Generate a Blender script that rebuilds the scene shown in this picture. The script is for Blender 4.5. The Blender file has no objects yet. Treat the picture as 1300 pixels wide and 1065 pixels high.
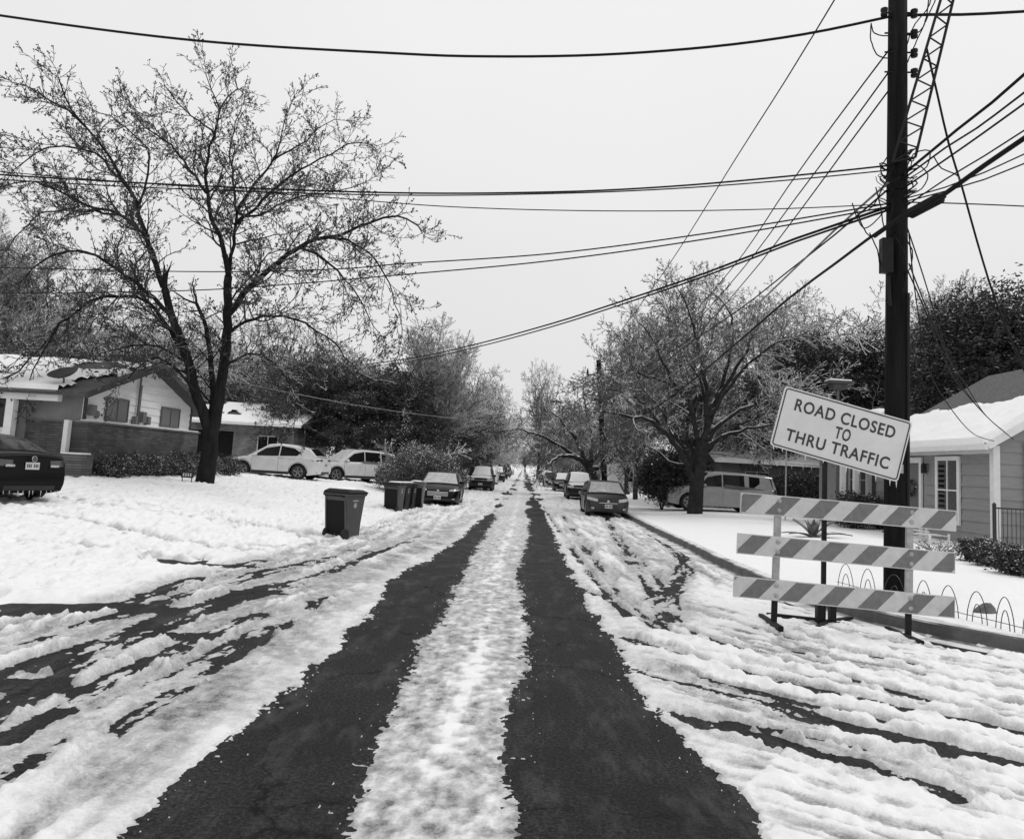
import bpy, math, random
import numpy as np
from mathutils import Vector, Matrix

# ------------------------------------------------------------------ camera
SC = bpy.context.scene
COL = SC.collection
FPX = 960.0                       # focal length in photograph pixels (1300 wide)
PPX, PPY = 650.0, 487.5           # optical axis in the photograph
CAMZ = 1.75
_d = np.array([665.0 - PPX, -(592.0 - PPY), -FPX]); _d /= np.linalg.norm(_d)
_s = 0.056
_c = (_d[0] * _s + _d[1]) / (-_d[2])
_u = np.array([_s, 1.0, _c]); _u -= _d * (_u @ _d); _u /= np.linalg.norm(_u)
_x = np.cross(_d, _u)
RW = np.array([_x, _d, _u])       # camera -> world
EYE = np.array([0.0, 0.0, CAMZ])
cam_d = bpy.data.cameras.new('camera')
cam = bpy.data.objects.new('camera', cam_d); COL.objects.link(cam)
cam.matrix_world = Matrix.Translation(EYE.tolist()) @ Matrix(RW.tolist()).to_4x4()
cam_d.sensor_width = 36.0; cam_d.lens = FPX / 1300.0 * 36.0
cam_d.shift_y = -(532.5 - PPY) / 1300.0
cam_d.clip_start = 0.05; cam_d.clip_end = 3000.0
SC.camera = cam

# ------------------------------------------------------------------ sky and light
SUN_EL, SUN_AZ = math.radians(54), math.radians(60)
W = bpy.data.worlds.new('World'); SC.world = W; W.use_nodes = True
nt = W.node_tree; nt.nodes.clear()
out = nt.nodes.new('ShaderNodeOutputWorld'); bg = nt.nodes.new('ShaderNodeBackground')
sky = nt.nodes.new('ShaderNodeTexSky'); sky.sky_type = 'NISHITA'; sky.sun_disc = False
sky.sun_elevation = SUN_EL; sky.sun_rotation = SUN_AZ
sky.air_density = 1.0; sky.dust_density = 4.0; sky.ozone_density = 1.0
bw = nt.nodes.new('ShaderNodeRGBToBW'); nt.links.new(sky.outputs[0], bw.inputs[0])
mr = nt.nodes.new('ShaderNodeMath'); mr.operation = 'MINIMUM'; mr.inputs[1].default_value = 10.0
nt.links.new(bw.outputs[0], mr.inputs[0])
# overcast layer: an even, slightly mottled cloud deck
tc = nt.nodes.new('ShaderNodeTexCoord'); nz = nt.nodes.new('ShaderNodeTexNoise')
nz.inputs['Scale'].default_value = 1.6; nz.inputs['Detail'].default_value = 3.0
nt.links.new(tc.outputs['Generated'], nz.inputs['Vector'])
sep = nt.nodes.new('ShaderNodeSeparateXYZ'); nt.links.new(tc.outputs['Generated'], sep.inputs[0])
grad = nt.nodes.new('ShaderNodeMapRange'); grad.inputs[1].default_value = 0.0; grad.inputs[2].default_value = 0.7
grad.inputs[3].default_value = 9.6; grad.inputs[4].default_value = 11.5
nt.links.new(sep.outputs[2], grad.inputs[0])
nr = nt.nodes.new('ShaderNodeMapRange'); nr.inputs[1].default_value = 0.3; nr.inputs[2].default_value = 0.7
nr.inputs[3].default_value = -0.35; nr.inputs[4].default_value = 0.35
nt.links.new(nz.outputs[0], nr.inputs[0])
ad = nt.nodes.new('ShaderNodeMath'); ad.operation = 'ADD'
nt.links.new(grad.outputs[0], ad.inputs[0]); nt.links.new(nr.outputs[0], ad.inputs[1])
mx = nt.nodes.new('ShaderNodeMix'); mx.data_type = 'FLOAT'; mx.inputs[0].default_value = 0.93
nt.links.new(mr.outputs[0], mx.inputs[2]); nt.links.new(ad.outputs[0], mx.inputs[3])
nt.links.new(mx.outputs[0], bg.inputs[0]); bg.inputs[1].default_value = 0.075
nt.links.new(bg.outputs[0], out.inputs[0])
sun_d = bpy.data.lights.new('sun', 'SUN'); sun_d.energy = 0.9; sun_d.angle = math.radians(16)
sun_d.color = (1, 1, 1)
sun = bpy.data.objects.new('sun', sun_d); COL.objects.link(sun)
sun.rotation_euler = (math.radians(90) - SUN_EL, 0, math.radians(180) - SUN_AZ)
SC.view_settings.view_transform = 'Standard'; SC.view_settings.look = 'None'
SC.view_settings.gamma = 1.0; SC.view_settings.exposure = 0.12
SC.cycles.max_bounces = 5; SC.cycles.diffuse_bounces = 3; SC.cycles.glossy_bounces = 2
SC.cycles.transmission_bounces = 2; SC.cycles.transparent_max_bounces = 4

# ------------------------------------------------------------------ terrain
def sst(a, b, t):
    t = np.clip((np.asarray(t, float) - a) / (b - a), 0, 1); return t * t * (3 - 2 * t)
def base_z(y):
    return -0.22 * sst(8, 30, y)
# face line of the right kerb (x, y), from far away to the cross street
KERB = np.array([(4.6, 400), (4.6, 60), (4.55, 30), (4.3, 20), (4.1, 16), (4.1, 12.8), (4.35, 10.7), (4.7, 9.75), (5.25, 8.95), (6.2, 8.2), (7.6, 7.6), (10, 7.2), (14, 7.1), (60, 7.0), (300, 7.0)])
def poly_sd(X, Y, P):
    """distance to polyline and sign (positive on the right-hand side going away from the camera side)"""
    X = np.asarray(X, np.float32); Y = np.asarray(Y, np.float32)
    best = np.full(X.shape, 1e9, np.float32); sgn = np.zeros(X.shape, np.float32)
    for (x0, y0), (x1, y1) in zip(P[:-1], P[1:]):
        x0, y0, x1, y1 = [np.float32(q) for q in (x0, y0, x1, y1)]; dx, dy = x1 - x0, y1 - y0; L2 = dx * dx + dy * dy
        t = np.clip(((X - x0) * dx + (Y - y0) * dy) / L2, 0, 1)
        ex, ey = X - (x0 + t * dx), Y - (y0 + t * dy)
        d = np.hypot(ex, ey); cr = dx * ey - dy * ex
        m = d < best
        best = np.where(m, d, best); sgn = np.where(m, np.sign(cr), sgn)
    return best, sgn
def kerb_sd(X, Y):
    d, s = poly_sd(X, Y, KERB); return d * s      # > 0 on the yard side
def terrain(X, Y):
    """ground under the snow, road side and yards"""
    X = np.asarray(X, float); Y = np.asarray(Y, float)
    z = base_z(Y)
    k = kerb_sd(X, Y)
    z = z + 0.13 * sst(0.10, 0.16, k) + 0.13 * sst(0.3, 6, k)
    z = z + 0.10 * sst(-4.4, -4.9, X) * sst(13, 15, Y) + (0.50 * sst(-4.6, -9.6, X) + 0.22 * sst(-9, -14, X)) * sst(10, 26, Y)
    return z
def ray(px, py):
    v = RW @ np.array([px - PPX, -(py - PPY), -FPX]); return v / v[1]
def G(px, py, dz=0.0):
    """world point on the terrain seen at a pixel of the photograph"""
    v = ray(px, py); t = 10.0
    lo, hi = 0.5, 600.0
    for t in np.concatenate([np.arange(1, 60, 0.25), np.arange(60, 600, 3)]):
        p = EYE + v * t
        if p[2] < float(terrain(p[0], p[1])) + dz:
            hi = t; break
        lo = t
    for _ in range(24):
        m = (lo + hi) / 2; p = EYE + v * m
        if p[2] < float(terrain(p[0], p[1])) + dz: hi = m
        else: lo = m
    p = EYE + v * hi
    return np.array([p[0], p[1], float(terrain(p[0], p[1]))])
def P(px, py, Y):
    """world point at distance Y down the street"""
    return EYE + ray(px, py) * Y
def proj(p):
    q = RW.T @ (np.asarray(p, float) - EYE); return PPX + FPX * q[0] / -q[2], PPY - FPX * q[1] / -q[2]
def gz(x, y): return float(terrain(x, y))

# ------------------------------------------------------------------ helpers
R_ = random.Random(7)
def hash2(ix, iy, seed):
    h = ix.astype(np.uint32) * np.uint32(374761393) + iy.astype(np.uint32) * np.uint32(668265263) + np.uint32((seed * 1274126177) & 0xffffffff)
    h = (h ^ (h >> np.uint32(13))) * np.uint32(1274126177)
    return ((h ^ (h >> np.uint32(16))) & np.uint32(0xffff)).astype(np.float32) / np.float32(65535.0)
def vnoise(x, y, seed=0):
    """smooth gradient noise, about -1 .. 1"""
    x = np.asarray(x, np.float32); y = np.asarray(y, np.float32)
    ix, iy = np.floor(x).astype(np.int32), np.floor(y).astype(np.int32); fx, fy = x - ix, y - iy
    u = fx * fx * fx * (fx * (fx * 6 - 15) + 10); v = fy * fy * fy * (fy * (fy * 6 - 15) + 10)
    def g(ox, oy):
        a = hash2(ix + ox, iy + oy, seed); c = np.abs(a * 4 - 2) - 1; s_ = np.abs((a + 0.25) % 1.0 * 4 - 2) - 1
        return (c * (fx - ox) + s_ * (fy - oy)) * np.float32(1.3)
    a, b, c, d = g(0, 0), g(1, 0), g(0, 1), g(1, 1)
    return 1.5 * ((a + (b - a) * u) * (1 - v) + (c + (d - c) * u) * v)
def fbm(x, y, o=4, seed=0, gain=0.5):
    s = 0; a = 1.0; t = 0
    for k in range(o):
        s = s + a * vnoise(x * 2 ** k + 17.3 * k, y * 2 ** k - 9.1 * k, seed + k); t += a; a *= gain
    return s / t * 1.6
def tag(o, label=None, cat=None, group=None, kind=None):
    if label: o['label'] = label
    if cat: o['category'] = cat
    if group: o['group'] = group
    if kind: o['kind'] = kind
    return o
def empty(name, loc=(0, 0, 0), rz=0, rot=None):
    o = bpy.data.objects.new(name, None); COL.objects.link(o)
    o.location = [float(v) for v in loc]; o.rotation_euler = rot if rot else (0, 0, rz); o.empty_display_size = 0.3
    return o
def mesh_np(name, V, F, mat, parent=None, smooth=False, attrs=None, loc=None):
    """V (n,3); F list of int arrays of shape (m,k)"""
    me = bpy.data.meshes.new(name)
    V = np.asarray(V, np.float32); me.vertices.add(len(V)); me.vertices.foreach_set('co', V.ravel())
    F = [np.asarray(f, np.int32) for f in F if len(f)]
    tot = [np.full(len(f), f.shape[1], np.int32) for f in F]
    li = np.concatenate([f.ravel() for f in F]); tot = np.concatenate(tot)
    st = np.concatenate([[0], np.cumsum(tot)[:-1]]).astype(np.int32)
    me.loops.add(len(li)); me.loops.foreach_set('vertex_index', li)
    me.polygons.add(len(tot)); me.polygons.foreach_set('loop_start', st); me.polygons.foreach_set('loop_total', tot)
    me.polygons.foreach_set('use_smooth', np.full(len(tot), smooth, bool))
    if attrs:
        for k, v in attrs.items():
            a = me.attributes.new(k, 'FLOAT', 'POINT'); a.data.foreach_set('value', np.asarray(v, np.float32))
    me.update(calc_edges=True)
    me.materials.append(mat)
    o = bpy.data.objects.new(name, me); COL.objects.link(o)
    if parent is not None: o.parent = parent
    if loc is not None: o.location = [float(v) for v in loc]
    return o
class MB:
    def __init__(s): s.v = []; s.f = []
    def add(s, vs, fs):
        n = len(s.v); s.v += [tuple(float(c) for c in v) for v in vs]; s.f += [tuple(i + n for i in f) for f in fs]; return s
    def box(s, c, d, rz=0, M=None):
        x, y, z = d[0] / 2, d[1] / 2, d[2] / 2
        vs = [Vector((a * x, b * y, e * z)) for e in (-1, 1) for a, b in ((-1, -1), (1, -1), (1, 1), (-1, 1))]
        if rz: vs = [Matrix.Rotation(rz, 3, 'Z') @ v for v in vs]
        if M is not None: vs = [M @ v for v in vs]
        vs = [v + Vector([float(k) for k in c]) for v in vs]
        return s.add(vs, [(3, 2, 1, 0), (4, 5, 6, 7), (0, 1, 5, 4), (1, 2, 6, 5), (2, 3, 7, 6), (3, 0, 4, 7)])
    def box2(s, a, b):
        return s.box([(a[i] + b[i]) / 2 for i in range(3)], [abs(b[i] - a[i]) for i in range(3)])
    def beam(s, p0, p1, w, h):
        p0, p1 = Vector([float(k) for k in p0]), Vector([float(k) for k in p1]); d = p1 - p0
        q = d.to_track_quat('X', 'Z').to_matrix()
        return s.box((p0 + p1) / 2, (d.length, w, h), M=q)
    def tube(s, pts, r, k=8, cap=True):
        pts = [Vector([float(c) for c in p]) for p in pts]; n = len(pts)
        rs = r if isinstance(r, (list, tuple)) else [r] * n
        vs = []; ref = None
        for i, p in enumerate(pts):
            t = (pts[min(i + 1, n - 1)] - pts[max(i - 1, 0)])
            t = t.normalized() if t.length > 1e-9 else Vector((0, 0, 1))
            if ref is None: ref = Vector((0, 0, 1)) if abs(t.z) < 0.9 else Vector((1, 0, 0))
            a = ref - t * ref.dot(t); a.normalize(); ref = a; b = t.cross(a)
            for j in range(k):
                th = 2 * math.pi * j / k; vs.append(p + (a * math.cos(th) + b * math.sin(th)) * rs[i])
        fs = [(i * k + j, i * k + (j + 1) % k, (i + 1) * k + (j + 1) % k, (i + 1) * k + j) for i in range(n - 1) for j in range(k)]
        if cap: fs += [tuple(reversed(range(k))), tuple((n - 1) * k + j for j in range(k))]
        return s.add(vs, fs)
    def lathe(s, prof, k=16, c=(0, 0, 0), axis='Z', cap=True):
        vs = []
        for r, h in prof:
            for j in range(k):
                th = 2 * math.pi * j / k; a, b = r * math.cos(th), r * math.sin(th)
                v = (a, b, h) if axis == 'Z' else ((h, a, b) if axis == 'X' else (b, h, a))
                vs.append((v[0] + c[0], v[1] + c[1], v[2] + c[2]))
        n = len(prof)
        fs = [(i * k + j, i * k + (j + 1) % k, (i + 1) * k + (j + 1) % k, (i + 1) * k + j) for i in range(n - 1) for j in range(k)]
        if cap: fs += [tuple(reversed(range(k))), tuple((n - 1) * k + j for j in range(k))]
        return s.add(vs, fs)
    def prism(s, poly, f0, f1):
        """poly: 2-D points; f0, f1 map a 2-D point to the two 3-D ends"""
        n = len(poly); vs = [f0(*p) for p in poly] + [f1(*p) for p in poly]
        return s.add(vs, [tuple(reversed(range(n))), tuple(range(n, 2 * n))] + [(i, (i + 1) % n, n + (i + 1) % n, n + i) for i in range(n)])
    def build(s, name, mat, parent=None, smooth=False, bevel=0, loc=None, fix=True):
        me = bpy.data.meshes.new(name); me.from_pydata(s.v, [], s.f); me.materials.append(mat); me.update()
        if fix:
            import bmesh
            bm = bmesh.new(); bm.from_mesh(me); bmesh.ops.recalc_face_normals(bm, faces=bm.faces); bm.to_mesh(me); bm.free()
        o = bpy.data.objects.new(name, me); COL.objects.link(o)
        if smooth: me.polygons.foreach_set('use_smooth', [True] * len(me.polygons))
        if bevel:
            b = o.modifiers.new('bevel', 'BEVEL'); b.width = bevel; b.segments = 2; b.limit_method = 'ANGLE'
        if parent is not None: o.parent = parent
        if loc is not None: o.location = [float(v) for v in loc]
        return o
def copy_tree(o, parent=None):
    c = o.copy(); COL.objects.link(c)
    if parent is not None: c.parent = parent
    for ch in list(o.children): copy_tree(ch, c)
    return c
# ------------------------------------------------------------------ materials
def node(nt, t, **kw):
    n = nt.nodes.new(t)
    for k, v in kw.items(): setattr(n, k, v)
    return n
def ramp(nt, src, stops):
    r = nt.nodes.new('ShaderNodeValToRGB'); e = r.color_ramp.elements
    while len(e) < len(stops): e.new(0.5)
    for q, (p, c) in zip(e, stops): q.position = p; q.color = (c, c, c, 1)
    nt.links.new(src, r.inputs[0]); return r.outputs[0]
def mat(name, v, rough=0.6, var=0.12, scale=6.0, bump=0.0, bscale=40, spec=0.5, metal=0.0, coat=0.0, stretch=None, snow=None, coords='Object', em=0):
    """grey material: base value v, mottled by var; snow = (threshold, softness, amount) adds settled snow on upward faces"""
    m = bpy.data.materials.new(name); m.use_nodes = True; nt = m.node_tree; b = nt.nodes['Principled BSDF']
    L = nt.links.new
    tc = nt.nodes.new('ShaderNodeTexCoord'); vec = tc.outputs[coords]
    if stretch:
        mp = nt.nodes.new('ShaderNodeMapping'); mp.inputs['Scale'].default_value = stretch; L(vec, mp.inputs[0]); vec = mp.outputs[0]
    n = nt.nodes.new('ShaderNodeTexNoise'); n.inputs['Scale'].default_value = scale; n.inputs['Detail'].default_value = 6; n.inputs['Roughness'].default_value = 0.65
    L(vec, n.inputs['Vector'])
    c = ramp(nt, n.outputs[0], [(0.3, max(0.0, v * (1 - var))), (0.7, min(1, v * (1 + var)))])
    if snow:
        g = nt.nodes.new('ShaderNodeNewGeometry'); s = nt.nodes.new('ShaderNodeSeparateXYZ'); L(g.outputs['Normal'], s.inputs[0])
        n2 = nt.nodes.new('ShaderNodeTexNoise'); n2.inputs['Scale'].default_value = snow[3] if len(snow) > 3 else 3.0; n2.inputs['Detail'].default_value = 4
        L(vec, n2.inputs['Vector'])
        a = nt.nodes.new('ShaderNodeMath'); a.operation = 'MULTIPLY_ADD'; a.inputs[1].default_value = 0.9; a.inputs[2].default_value = -0.45
        L(n2.outputs[0], a.inputs[0])
        q = nt.nodes.new('ShaderNodeMath'); q.operation = 'ADD'; L(s.outputs[2], q.inputs[0]); L(a.outputs[0], q.inputs[1])
        mr = nt.nodes.new('ShaderNodeMapRange'); mr.inputs[1].default_value = snow[0]; mr.inputs[2].default_value = snow[0] + snow[1]
        mr.inputs[3].default_value = 0; mr.inputs[4].default_value = snow[2]; L(q.outputs[0], mr.inputs[0])
        mx = nt.nodes.new('ShaderNodeMix'); mx.data_type = 'RGBA'; L(mr.outputs[0], mx.inputs[0]); L(c, mx.inputs[6])
        mx.inputs[7].default_value = (0.85, 0.85, 0.85, 1); c = mx.outputs[2]
    L(c, b.inputs['Base Color'])
    b.inputs['Roughness'].default_value = rough; b.inputs['Metallic'].default_value = metal
    b.inputs['Specular IOR Level'].default_value = spec; b.inputs['Coat Weight'].default_value = coat; b.inputs['Coat Roughness'].default_value = 0.06
    if em: b.inputs['Emission Color'].default_value = (1, 1, 1, 1); b.inputs['Emission Strength'].default_value = em
    if bump:
        n3 = nt.nodes.new('ShaderNodeTexNoise'); n3.inputs['Scale'].default_value = bscale; n3.inputs['Detail'].default_value = 5; L(vec, n3.inputs['Vector'])
        bp = nt.nodes.new('ShaderNodeBump'); bp.inputs['Strength'].default_value = 1.0; bp.inputs['Distance'].default_value = bump
        L(n3.outputs[0], bp.inputs['Height']); L(bp.outputs[0], b.inputs['Normal'])
    return m
Q = 1.0   # ground mesh spacing (1 = full detail)

# ------------------------------------------------------------------ ground
def W2(pts, H=0.0):
    return np.array([G(*p)[:2] for p in pts])
def band(X, Y, P, reach=1e9):
    """distance to polyline, signed distance, arc length along it"""
    P = np.asarray(P, np.float32)
    if reach < 1e8:
        m = (X > P[:, 0].min() - reach) & (X < P[:, 0].max() + reach) & (Y > P[:, 1].min() - reach) & (Y < P[:, 1].max() + reach)
        x, y = X[m], Y[m]
    else: m, x, y = None, X, Y
    best = np.full(x.shape, 1e9, np.float32); sg = np.zeros(x.shape, np.float32); al = np.zeros(x.shape, np.float32); acc = 0.0
    for (x0, y0), (x1, y1) in zip(P[:-1], P[1:]):
        dx, dy = x1 - x0, y1 - y0; L = math.hypot(dx, dy)
        t = np.clip(((x - x0) * dx + (y - y0) * dy) / (L * L), 0, 1)
        ex, ey = x - (x0 + t * dx), y - (y0 + t * dy); d = np.hypot(ex, ey)
        q = d < best
        best = np.where(q, d, best); sg = np.where(q, np.sign(dx * ey - dy * ex) * d, sg); al = np.where(q, acc + t * L, al); acc += L
    if m is None: return best, sg, al
    return m, best, al
def curve_x(P, Y):
    P = sorted([tuple(p) for p in P], key=lambda p: p[1]); return np.interp(Y, [p[1] for p in P], [p[0] for p in P])
L1L = W2([(175, 1040), (240, 975), (335, 900), (430, 820), (478, 765), (488, 738), (540, 712), (575, 690), (612, 655), (640, 628), (652, 612)])
L1R = W2([(450, 1040), (470, 975), (505, 890), (530, 830), (560, 780), (582, 740), (600, 705), (620, 672), (643, 636), (657, 613)])
L2L = W2([(650, 1040), (640, 975), (642, 920), (665, 850), (672, 800), (664, 760), (655, 728), (668, 695), (672, 655), (668, 625), (665, 610)])
L2R = W2([(960, 1040), (905, 975), (858, 925), (822, 895), (800, 850), (775, 800), (745, 765), (733, 735), (715, 700), (700, 668), (686, 635), (677, 612)])
LT = {  # wheel tracks turning into the side street on the left: pixels, half width, depth
    'a': ([(-120, 990), (0, 905), (60, 868), (130, 836), (205, 800), (290, 766), (380, 742)], 0.13, 0.8),
    'b': ([(60, 850), (149, 809), (242, 772), (322, 750), (415, 727), (520, 688)], 0.13, 1.0),
    'c': ([(-80, 850), (0, 824), (60, 810), (130, 790), (230, 758), (330, 726), (430, 706)], 0.12, 0.8),
    'd': ([(-60, 800), (10, 783), (80, 775), (163, 765), (240, 738), (330, 712)], 0.17, 0.9),
    'e': ([(20, 985), (90, 930), (160, 893), (230, 860), (310, 815), (400, 765)], 0.12, 0.75),
    'f': ([(-60, 960), (0, 940), (70, 905), (140, 862), (250, 815), (330, 780)], 0.12, 0.9),
    'p': ([(-60, 880), (40, 842), (140, 806), (240, 772), (340, 742)], 0.07, 0.8),
    'q': ([(100, 960), (180, 905), (260, 860), (340, 808), (420, 758)], 0.07, 0.75),
    'r': ([(0, 800), (90, 795), (180, 772), (270, 748), (370, 722), (470, 700)], 0.06, 0.7),
    's': ([(260, 700), (350, 700), (440, 700), (540, 680)], 0.07, 0.6),
    'h': ([(64, 634), (150, 648), (311, 669), (415, 692)], 0.10, 0.55),
    'i': ([(0, 654), (90, 662), (220, 690), (330, 706), (450, 712)], 0.10, 0.5),
    'j': ([(140, 640), (260, 655), (380, 680), (470, 688)], 0.08, 0.5),
    'k': ([(0, 690), (120, 700), (195, 709), (250, 716), (360, 722)], 0.10, 0.6),
}
RT = {
    'a': ([(735, 745), (800, 780), (872, 802), (972, 836), (1084, 864), (1180, 892), (1320, 925)], 0.07, 0.85),
    'b': ([(790, 810), (860, 832), (948, 858), (1020, 876), (1088, 888), (1140, 902), (1212, 914), (1330, 940)], 0.12, 1.0),
    'c': ([(770, 838), (816, 856), (900, 876), (980, 896), (1060, 920), (1180, 948), (1330, 982)], 0.14, 1.1),
    'd': ([(830, 900), (888, 920), (972, 940), (1040, 960), (1100, 976), (1200, 1010)], 0.12, 1.1),
    'k': ([(860, 852), (940, 874), (1030, 896), (1130, 918), (1240, 942)], 0.05, 0.85),
    'l': ([(700, 775), (760, 800), (830, 818), (900, 830), (1000, 852)], 0.05, 0.8),
    'm': ([(930, 918), (1040, 940), (1150, 964), (1260, 990)], 0.06, 0.9),
    'n': ([(1010, 828), (1100, 850), (1200, 876), (1320, 902)], 0.05, 0.8),
    'o': ([(880, 775), (960, 800), (1060, 826), (1150, 842)], 0.05, 0.7),
    'e': ([(1000, 800), (1100, 838), (1200, 862), (1320, 880)], 0.05, 0.5),
    'g': ([(770, 657), (782, 680), (806, 715), (838, 752), (850, 790)], 0.22, 0.62),
    'h': ([(800, 660), (840, 688), (868, 710), (868, 730), (852, 752), (830, 768)], 0.20, 0.75),
    'i': ([(688, 640), (705, 668), (728, 702), (760, 745), (800, 788)], 0.08, 0.8),
    'j': ([(715, 655), (745, 700), (790, 760), (840, 800)], 0.13, 0.45),
}
def extended(P, a=60.0):
    P = np.asarray(P, float); u = P[0] - P[1]; u /= np.linalg.norm(u); v = P[-1] - P[-2]; v /= np.linalg.norm(v)
    return np.vstack([P[0] + u * a, P, P[-1] + v * a])
def snow_surface(X, Y):
    Xk = X

    """depth of snow above the ground and how slushy it is, with shading greyed into footprints and yard ruts"""
    near = (Y < 70)
    # smooth random fields
    n1 = fbm(X * 1.3, Y * 0.9, 4, 3); n2 = fbm(X * 5, Y * 4, 3, 11, 0.6); n3 = fbm(X * 22, Y * 20, 2, 23, 0.6)
    d = 0.085 + 0.02 * n1 + 0.020 * n2 + 0.006 * n3
    slush = 0.08 + 0.10 * n1
    # churned slush of the side street: broken ridges of snow along the ruts over a thin icy floor
    n4 = fbm(X * 9, Y * 7, 3, 203, 0.6); lump = np.clip(n2 * .7 + n4 * .6, -.6, 1)
    _, sR, aR = band(X, Y, extended(W2(RT['b'][0])))
    fR = fbm(sR * 3.3, aR * .40, 4, 41, 0.6) + 0.28 * n2 + .15 * n4 - .12; wR = sst(1.0, 1.7, X + .3 * n1) * (1 - sst(11.3, 13.5, Y + .5 * n1)) * (1 - sst(-0.1, 0.3, kerb_sd(X, Y)))
    mR = sst(-.55, .05, fR + .30 * sst(8, 10.5, Y)); stR = fbm(sR * 16, aR * 2.2, 3, 45, .6)
    dR = (.010 + .014 * stR + .006 * n3) * (1 - mR) + mR * (.036 + .040 * np.clip(fR, 0, 1) + .018 * lump)
    sR_ = (1 - mR) * (.70 + .30 * stR) + mR * (.05 + .22 * np.clip(-lump, 0, 1))
    d = d * (1 - wR) + dR * wR; slush = slush * (1 - wR) + sR_ * wR
    _, sY, _ = band(X, Y, W2([(-260, 800), (-60, 778), (60, 772), (150, 758), (210, 738), (330, 712), (430, 700), (520, 682), (600, 650), (630, 628)]))
    if float(band(np.array([[-8.]]), np.array([[20.]]), W2([(-260, 800), (-60, 778), (60, 772), (150, 758), (210, 738), (330, 712), (430, 700), (520, 682), (600, 650), (630, 628)]))[1][0, 0]) < 0: sY = -sY
    _, sL, aL = band(X, Y, extended(W2(LT['b'][0])))
    fL = fbm(sL * 3.2, aL * .36, 4, 57, 0.6) + 0.26 * n2 + .13 * n4; wL = sst(.25, -.35, sY + .35 * n1 + .1 * n2) * sst(-1.2, -1.7, X)
    mL = sst(-.02, .50, fL - .05); stL = fbm(sL * 13, aL * 1.6, 4, 61, .65)
    plate = sst(1.5, .6, np.abs(sL - 1.55 - 0 * X)) if False else 0
    dL = (.012 + .013 * stL + .006 * n3) * (1 - mL) + mL * (.055 + .03 * np.clip(fL, 0, 1) + .030 * lump)
    sL_ = (1 - mL) * (.68 + .34 * stL) + mL * (.05 + .20 * np.clip(-lump, 0, 1))
    d = d * (1 - wL) + dL * wL; slush = slush * (1 - wL) + sL_ * wL
    wS = (1 - wR) * (1 - wL) * (1 - sst(4.0, 4.3, np.abs(X))); ridS = fbm(X * 4, Y * 0.35, 4, 71, 0.6) + .4 * n2
    d = d * (1 - wS * .5) + wS * (.012 + .03 * np.clip(ridS + .2, 0, 1) + .010 * lump)
    slush = slush + wS * (.34 - .5 * ridS + .15 * n4)
    # right yard: smooth untouched blanket; left yard: trampled
    k = kerb_sd(X, Y); yr = sst(0.05, 0.35, k)
    d = d * (1 - yr) + yr * (0.055 + 0.022 * fbm(X * .8, Y * .6, 5, 5, .55) + 0.004 * n2)
    slush = slush * (1 - yr)
    gut = np.exp(-((k + 0.12) / 0.20) ** 2) * sst(9.3, 11, Y)
    d = d - 0.12 * gut; slush = np.maximum(slush, gut)
    d = d - 0.05 * np.exp(-((k + 0.02) / 0.07) ** 2)
    yl = sst(-4.2, -6, X) * sst(12, 16, Y)
    d = d + yl * (0.01 + 0.06 * fbm(X * 1.9, Y * 1.5, 5, 91, .62) + .035 * lump); slush = slush * (1 - 0.8 * yl) + yl * .35 * np.clip(-fbm(X * 1.2, Y * 2.2, 4, 191, .6) - .15, 0, 1)
    # trampled snow and footprints on the left
    yn = sst(.1, .9, sY) * (1 - yl) * sst(-2, -3, X)
    d = d + yn * (.02 + .055 * fbm(X * 2.3, Y * 1.9, 4, 93, .6) + .035 * lump)
    fpm = 0
    for sc, sd_, pp, rr in ((1.0, 5, .6, .17), (1.37, 25, .5, .19), (.8, 45, .5, .13)):
        fx, fy = X * 1.7 * sc + sd_ * .37, Y * 1.25 * sc + .3 * X; ix, iy = np.floor(fx).astype(np.int32), np.floor(fy).astype(np.int32)
        jx, jy = hash2(ix, iy, sd_) * .5 + .25, hash2(ix, iy, sd_ + 4) * .5 + .25
        pr = hash2(ix, iy, sd_ + 8) < pp * (.5 + .8 * (n1 + .5))
        fpm = np.maximum(fpm, np.exp(-(((fx - ix - jx + .05 * n2) / rr) ** 2 + ((fy - iy - jy + .05 * n4) / (rr * 1.15)) ** 2) ** 1.5) * pr)
    fpm = fpm * sst(-.1, .3, sY) * (1 - .6 * sst(20, 32, Y)) * sst(-2, -3, X)
    d = d - .10 * fpm; slush = slush + .6 * fpm ** 2 * sst(-.2, .4, n4 + n1)  # pits greyed through the slush value to deepen their shading
    # slush belts
    for pts, w, a in [([(180, 1000), (250, 950), (330, 870), (410, 800), (470, 742), (560, 690), (600, 662)], 0.62, 0.85),
                      ([(-100, 930), (60, 860), (200, 800), (330, 755), (470, 708), (560, 672)], 0.95, 0.35),
                      ([(800, 690), (840, 750), (870, 780)], 0.6, 0.5), ([(820, 900), (950, 930), (1100, 965)], 0.5, 0.5)]:
        m, b, _ = band(X, Y, W2(pts), w * 2); e = np.exp(-(b / w) ** 4) * a; x, y = X[m], Y[m]
        f = 0.5 + 0.9 * vnoise(x * 1.1, y * .8, 33)
        d[m] = d[m] * (1 - 0.75 * e) + e * (.022 + 0.006 * n2[m] + .004 * n3[m]); slush[m] = slush[m] * (1 - .8 * e) + e * (.50 + .42 * fbm(x * 1.6 + y * .8, y * 1.2, 4, 35, .6) + .12 * n4[m])
    # wheel tracks
    wig = 0.05 * fbm(X * 3, Y * 3, 3, 77) + 0.02 * n3
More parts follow.
